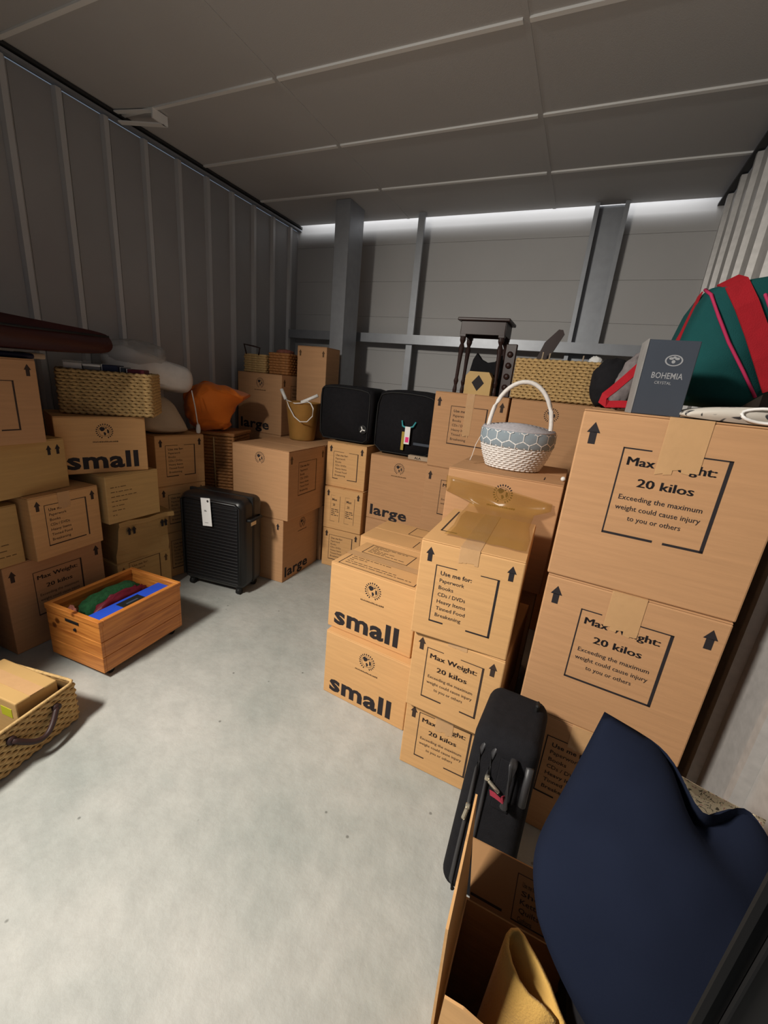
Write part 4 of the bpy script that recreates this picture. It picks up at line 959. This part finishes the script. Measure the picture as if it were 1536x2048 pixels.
# tan box with a black diamond, black bag with points, carved board
t = thing('diamond_box', 'tan box with cut corners and a black diamond under the stool', 'box', (-.628, 2.795, 1.4845), -2)
ol = [(-.085, 0), (.085, 0), (.085, .105), (.062, .140), (-.062, .140), (-.085, .112)]
bm = bmesh.new(); a = [bm.verts.new((p[0], -.04, p[1])) for p in ol]; b_ = [bm.verts.new((p[0], .04, p[1])) for p in ol]
bm.faces.new(a); bm.faces.new(list(reversed(b_)))
for k in range(6): bm.faces.new((a[k], a[(k+1) % 6], b_[(k+1) % 6], b_[k]))
from_bm('box_body', bm, 'gold', t); P = Print(); P.poly([(.085, .022), (.125, .072), (.085, .120), (.045, .072)]); P.build('black_diamond', 'ink', t, face_m('f', .17, .08, .14))
bm = bmesh.new(); ol = [(-.105, 0), (.09, 0), (.10, .16), (.085, .255), (.055, .215), (.0, .205), (-.045, .225), (-.078, .262), (-.10, .22), (-.115, .13)]
puff(bm, ol, .07, 5, .9, 3); o = from_bm('black_cloth_bag', bm, 'blackf', None); o.location = (-.612, 2.895, 1.4845); tag(o, 'black cloth bag with two pointed corners under the stool', 'bag')
t = thing('carved_board', 'dark carved wooden board beside the right legs of the stool', 'board', (-.462, 2.80, 1.4845), -8)
box('board', -.034, .034, -.011, .011, 0, .315, 'darkwood', t, .004)
for k in range(4):
    bm = bmesh.new(); lathe(bm, [(.006, 0), (.018, .004), (.018, .010), (.004, .014)], 10); q = from_bm('carved_boss', bm, 'darkwood', t, True); q.rotation_euler = (R(90), 0, 0); q.location = (0, -.010, .06+k*.065)
# black travel bags with tags
for (nm, lab, x, y, z, ol, dp) in (('travel_bag', 'left black travel bag on the three-high column at the back', -1.63, 3.02, 1.0335, [(-.235, 0), (-.1, 0), (.1, 0), (.215, 0), (.222, .12), (.222, .38), (.20, .415), (-.05, .425), (-.21, .422), (-.237, .39), (-.24, .2)], .36),
                                   ('travel_bag', 'right black travel bag with a luggage tag behind the carton marked large', -1.165, 3.08, .9900, [(-.23, 0), (0, 0), (.255, 0), (.268, .15), (.266, .42), (.22, .466), (.0, .478), (-.15, .470), (-.222, .44), (-.235, .20)], .40)):
    t = thing(nm, lab, 'bag', (x, y, z), 0, 'black travel bags')
    bm = bmesh.new(); puff(bm, smooth_outline(ol, 1), dp, 9, .95, 8)
    for v in bm.verts: v.co += Vector((.007*noise.noise(v.co*9+Vector((x, 0, 0))), .008*noise.noise(v.co*8), .006*noise.noise(v.co*7+Vector((0, x, 2)))*(v.co.z > .05)))
    from_bm('bag_body', bm, 'blackf', t, smooth=True)
    bm = bmesh.new(); tube(bm, [(p[0]*.92, -dp/2-.003, p[1]*.92+.016) for p in smooth_outline(ol, 1)], .006, 5, closed=True); from_bm('zip_line', bm, 'rubber', t, smooth=True)
    if x > -1.3:
        bm = bmesh.new(); tube(bm, [(.0, -dp/2-.012, .262), (.012, -dp/2-.022, .225), (.05, -dp/2-.024, .212), (.092, -dp/2-.020, .228), (.108, -dp/2-.01, .262)], .007, 6); from_bm('teal_loop', bm, 'tealp', t, smooth=True)
        bm = bmesh.new(); bx(bm, .036, .078, -dp/2-.032, -dp/2-.029, .098, .225, .001); tg = from_bm('paper_tag', bm, 'tag_w', t); box('tag_mark', .046, .072, -dp/2-.0335, -dp/2-.0318, .112, .150, 'magenta', tg)
        bm = bmesh.new(); bx(bm, .012, .034, -dp/2-.026, -dp/2-.022, .050, .185, .001); from_bm('card_tag', bm, 'mustard', t)
        box('base_plate', .10, .235, -dp/2-.006, -dp/2+.002, .095, .115, 'slate', t, .002)
    else:
        bm = bmesh.new(); lathe(bm, [(.034, 0), (.034, .012), (.026, .014)], 18); wl = from_bm('wheel', bm, 'rubber', t); wl.rotation_euler = (R(90), 0, 0); wl.location = (.165, -dp/2-.002, .115)
        for k in range(3): 
            bm = bmesh.new(); bx(bm, -.004, .004, 0, .024, .014, .017); sp = from_bm('wheel_spoke', bm, 'white', wl); sp.rotation_euler = (0, 0, R(120*k+20))
t = thing('flat_box', 'flat pale box lying under the right black bag behind the carton marked large', 'box', (-.985, 2.835, .9895))
box('box_body', -.085, .085, -.02, .02, 0, .03, 'beige', t, .002); P = Print(); P.text('ALA', .05, .008, size=.022, width=.05, bold=.03); P.build('box_lettering', 'ink', t, face_m('f', .17, .04, .03))
# golden waste bin with skipping rope
t = thing('waste_bin', 'golden round waste bin on the cartons at the back left', 'bin', (-2.045, 2.872, .9925))
bm = bmesh.new(); lathe(bm, [(.098, 0), (.103, .01), (.136, .295), (.139, .30), (.133, .30), (.100, .014), (.0, .012)], 28); from_bm('bin_body', bm, mat('golden_bin', srgb(176, 132, 70), .4, metal=.25, var=.15, vscale=10), t, smooth=True)
bm = bmesh.new(); tube(bm, [(.1385*math.cos(2*PI*k/32), .1385*math.sin(2*PI*k/32), .298) for k in range(32)], .005, 6, closed=True); from_bm('rim', bm, mat('golden_rim', srgb(170, 124, 64), .4, metal=.3), t, smooth=True)
t = thing('skipping_rope', 'white-handled skipping rope hanging over the golden waste bin', 'skipping rope', (-2.045, 2.872, 1.0485))
t.scale = (1.13, 1.13, 1.05)
bm = bmesh.new(); tube(bm, [(-.105, -.065, .242), (-.04, -.112, .236), (.02, -.125, .226), (.06, -.12, .232), (.10, -.075, .246)], .0045, 6); tube(bm, [(-.07, -.10, .246), (-.03, -.128, .20), (.02, -.130, .13), (.07, -.128, .098), (.125, -.125, .105), (.165, -.12, .150), (.16, -.11, .205), (.125, -.09, .238), (.09, -.085, .248)], .0045, 6); from_bm('cord', bm, 'wicker_w', t, smooth=True)
for (a, b_) in (((-.155, -.05, .312), (-.105, -.065, .242)), ((.055, -.10, .236), (.155, -.05, .298))):
    bm = bmesh.new(); tube(bm, [a, Vector(a).lerp(Vector(b_), .5), b_], [.0135, .012, .0125], 10); from_bm('handle', bm, 'white', t, smooth=True)
# small baskets on the dim carton
for k, (x, y, w_, h_, lab) in enumerate(((-2.600, 3.02, .215, .150, 'small square wicker basket with a dark handle in the back left corner'), (-2.372, 3.05, .185, .175, 'taller dim wicker basket beside the small one in the back left corner'))):
    t = thing('wicker_basket', lab, 'basket', (x, y, 1.4865), 4, 'small wicker baskets in the corner')
    woven(t, w_, .20, h_, 8, .02, 'seagrass' if k == 0 else 'wicker_b', .015, .003)
    if k == 0:
        bm = bmesh.new(); tube(bm, [(-.08, -.102, h_-.01), (-.10, -.108, h_+.07), (.0, -.108, h_+.058), (.06, -.108, h_+.048), (.045, -.104, h_-.01)], .007, 6); from_bm('leather_handle', bm, 'leather', t, smooth=True)
    else:
        bm = bmesh.new(); blob(bm, .14, .14, .05, .2, 4, 2, 2.3); q = from_bm('folded_cloth', bm, 'pinkbrown', t, True); q.location = (0, 0, h_-.018)
# wicker hamper with lid
t = thing('wicker_hamper', 'brown wicker hamper with a lid between the left cartons and the suitcase', 'hamper', (-2.555, 2.49, .502), 20)
woven(t, .34, .30, .50, 20, .02, 'wicker_b', .02, .0028)
for sx in (-1, 1):
    for sy in (-1, 1):
        bm = bmesh.new(); tube(bm, [(sx*.165, sy*.145, 0), (sx*.165, sy*.145, .50)], .011, 8); from_bm('corner_post', bm, 'wicker_b', t, smooth=True)
bm = bmesh.new(); bx(bm, -.185, .185, -.165, .165, .502, .528, .008, 2); from_bm('lid', bm, 'wicker_b', t)
bm = bmesh.new(); tube(bm, [(.02, -.162, .49), (.026, -.168, .30), (.03, -.166, .10)], .006, 6); from_bm('cane_strip', bm, 'seagrass', t, smooth=True)
bm = bmesh.new(); tube(bm, [(.185, -.12, .40), (.225, -.17, .455)], .006, 6); from_bm('cane_loop', bm, 'seagrass', t, smooth=True)
# orange bag, beige sack, white bag, on the left cartons
t = thing('orange_bag', 'crumpled orange cloth bag on the wicker hamper by the left wall', 'bag', (-2.56, 2.375, 1.034), 0)
ol = smooth_outline([(-.10, .0), (.14, .0), (.16, .10), (.20, .20), (.33, .275), (.26, .305), (.08, .335), (-.02, .365), (-.10, .32), (-.17, .25), (-.19, .12)], 2)
bm = bmesh.new(); puff(bm, ol, .24, 9, .7, 2.6)
bmesh.ops.subdivide_edges(bm, edges=bm.edges[:], cuts=1, use_grid_fill=True)
for v in bm.verts:
    q = 1-3.2*abs(noise.noise(v.co*9+Vector((2, 5, 1)))); v.co += Vector((.024*q, .030*q, .014*noise.noise(v.co*12)))
ob = from_bm('bag_body', bm, 'orange', t, smooth=True); ob.rotation_euler = (0, 0, R(62))
t = thing('pull_cord', 'white pull cord with an end toggle hanging in front of the orange bag', 'cord', (-2.44, 2.17, 1.0))
bm = bmesh.new(); tube(bm, [(-.015, -.03, .33), (0, -.02, .22), (.004, -.01, .12), (.005, -.005, .10)], .004, 6); from_bm('cord', bm, 'wicker_w', t, smooth=True)
bm = bmesh.new(); lathe(bm, [(.005, .105), (.012, .095), (.016, .065), (.014, .042), (.006, .036)], 10, .005, -.005); from_bm('toggle', bm, 'white', t, smooth=True)
bm = bmesh.new(); ol = smooth_outline([(-.14, 0), (.17, 0), (.145, .06), (.10, .14), (.07, .20), (.02, .245), (-.06, .265), (-.14, .24), (-.16, .12)], 2); puff(bm, ol, .24, 9, .72, 2.6)
for v in bm.verts: v.co += Vector((.008*noise.noise(v.co*13), .010*noise.noise(v.co*12), 0))
o = from_bm('beige_sack', bm, 'beige', None, True); o.location = (-2.58, 1.985, 1.0335); o.rotation_euler = (0, 0, R(72)); tag(o, 'beige cloth sack slumped on the carton beside the orange bag', 'sack')
bm = bmesh.new(); ol = smooth_outline([(-.22, .0), (.10, -.03), (.22, -.06), (.275, -.02), (.285, .08), (.235, .135), (.10, .16), (-.08, .215), (-.22, .23), (-.29, .15)], 2); puff(bm, ol, .24, 9, .7, 2.6)
for v in bm.verts: v.co += Vector((.012*noise.noise(v.co*11), .016*noise.noise(v.co*10), .016*noise.noise(v.co*9+Vector((7, 0, 0)))))
t = thing('white_bag', 'white bag with a rounded end lying above the beige sack', 'bag', (-2.66, 1.985, 1.345), 0)
o = from_bm('bag_body', bm, 'bagw', t, True); o.rotation_euler = (0, 0, R(78))
bm = bmesh.new(); blob(bm, .33, .26, .14, .35, 5, 6, 2.3, ridge=True); o = from_bm('clear_wrap', bm, 'clear', t, True); o.location = (0, -.09, .12); o.rotation_euler = (0, 0, R(80))
# books basket
BX, BY, BA = -2.500, 1.620, 44
t = thing('seagrass_basket', 'seagrass basket of books on the left carton marked small', 'basket', (BX, BY, 1.1815), BA, 'woven baskets')
woven(t, .45, .29, .245, 14, .017, 'seagrass', .02, .004, tilt=True)
rz2 = Matrix.Rotation(R(BA), 3, 'Z')
def in_b(x, y, z): v = rz2 @ Vector((x, y, 0)); return (BX+v.x, BY+v.y, 1.1815+z)
for (nm, x, y, w_, d_, h_, mt_, lab) in (('book', .150, -.048, .085, .15, .225, 'maroonb', 'dark red book at the right end of the books basket'), ('book', .026, -.048, .075, .15, .238, 'navyb', 'dark navy book in the middle of the books basket'),
                                         ('card_box', -.062, -.045, .080, .15, .222, 'greyp', 'pale grey box between books in the books basket'), ('plastic_tub', -.151, -.03, .085, .18, .235, 'bagw', 'clear grey tub at the left end of the books basket'), ('grey_book', .082, -.02, .022, .16, .230, 'slate', 'thin grey book between the navy and red books')):
    b0 = thing(nm, lab, 'book' if 'book' in nm else 'box', in_b(x, y, .036), BA)
    box('cover', -w_/2, w_/2, -d_/2, d_/2, 0, h_, mt_, b0, .003)
    if 'book' in nm: box('page_block', -w_/2-.004, -w_/2, -d_/2+.004, d_/2-.004, 0, h_+.001, 'tag_w', b0)
    else: box('lid', -w_/2-.002, w_/2+.002, -d_/2-.002, d_/2+.002, h_, h_+.012, 'tag_w' if nm == 'card_box' else 'clear', b0, .003)
# maroon cushion roll and folded clothes on the leftmost stack
t = thing('maroon_cushion', 'long dark maroon leather cushion lying on top of the leftmost cartons', 'cushion', (-2.45, 1.08, 1.506), 90)
bm = bmesh.new(); ol = smooth_outline([(-.55, -.02), (.1, -.012), (.40, -.002), (.455, .03), (.440, .085), (.40, .112), (.10, .125), (-.25, .145), (-.55, .15)], 2); puff(bm, ol, .42, 9, .86, 3.2); from_bm('pad', bm, 'maroon', t, True)
bm = bmesh.new(); tube(bm, [(-.50, -.214, .085), (.0, -.218, .082), (.38, -.206, .088)], .006, 6); from_bm('seam', bm, 'rubber', t, True)
bm = bmesh.new(); bx(bm, -.15, .15, -.2, .2, 0, .024, .010, 2); o = from_bm('folded_clothes', bm, 'navyb', None, True); o.location = (-2.47, .96, 1.457); tag(o, 'dark folded clothes pressed under the maroon cushion', 'clothes')
bm = bmesh.new(); bx(bm, -.06, .06, -.04, .04, 0, .026, .008, 2); o = from_bm('grey_packet', bm, 'beige', None); o.location = (-2.40, 1.175, 1.458); tag(o, 'small pale packet at the corner under the maroon cushion', 'packet')
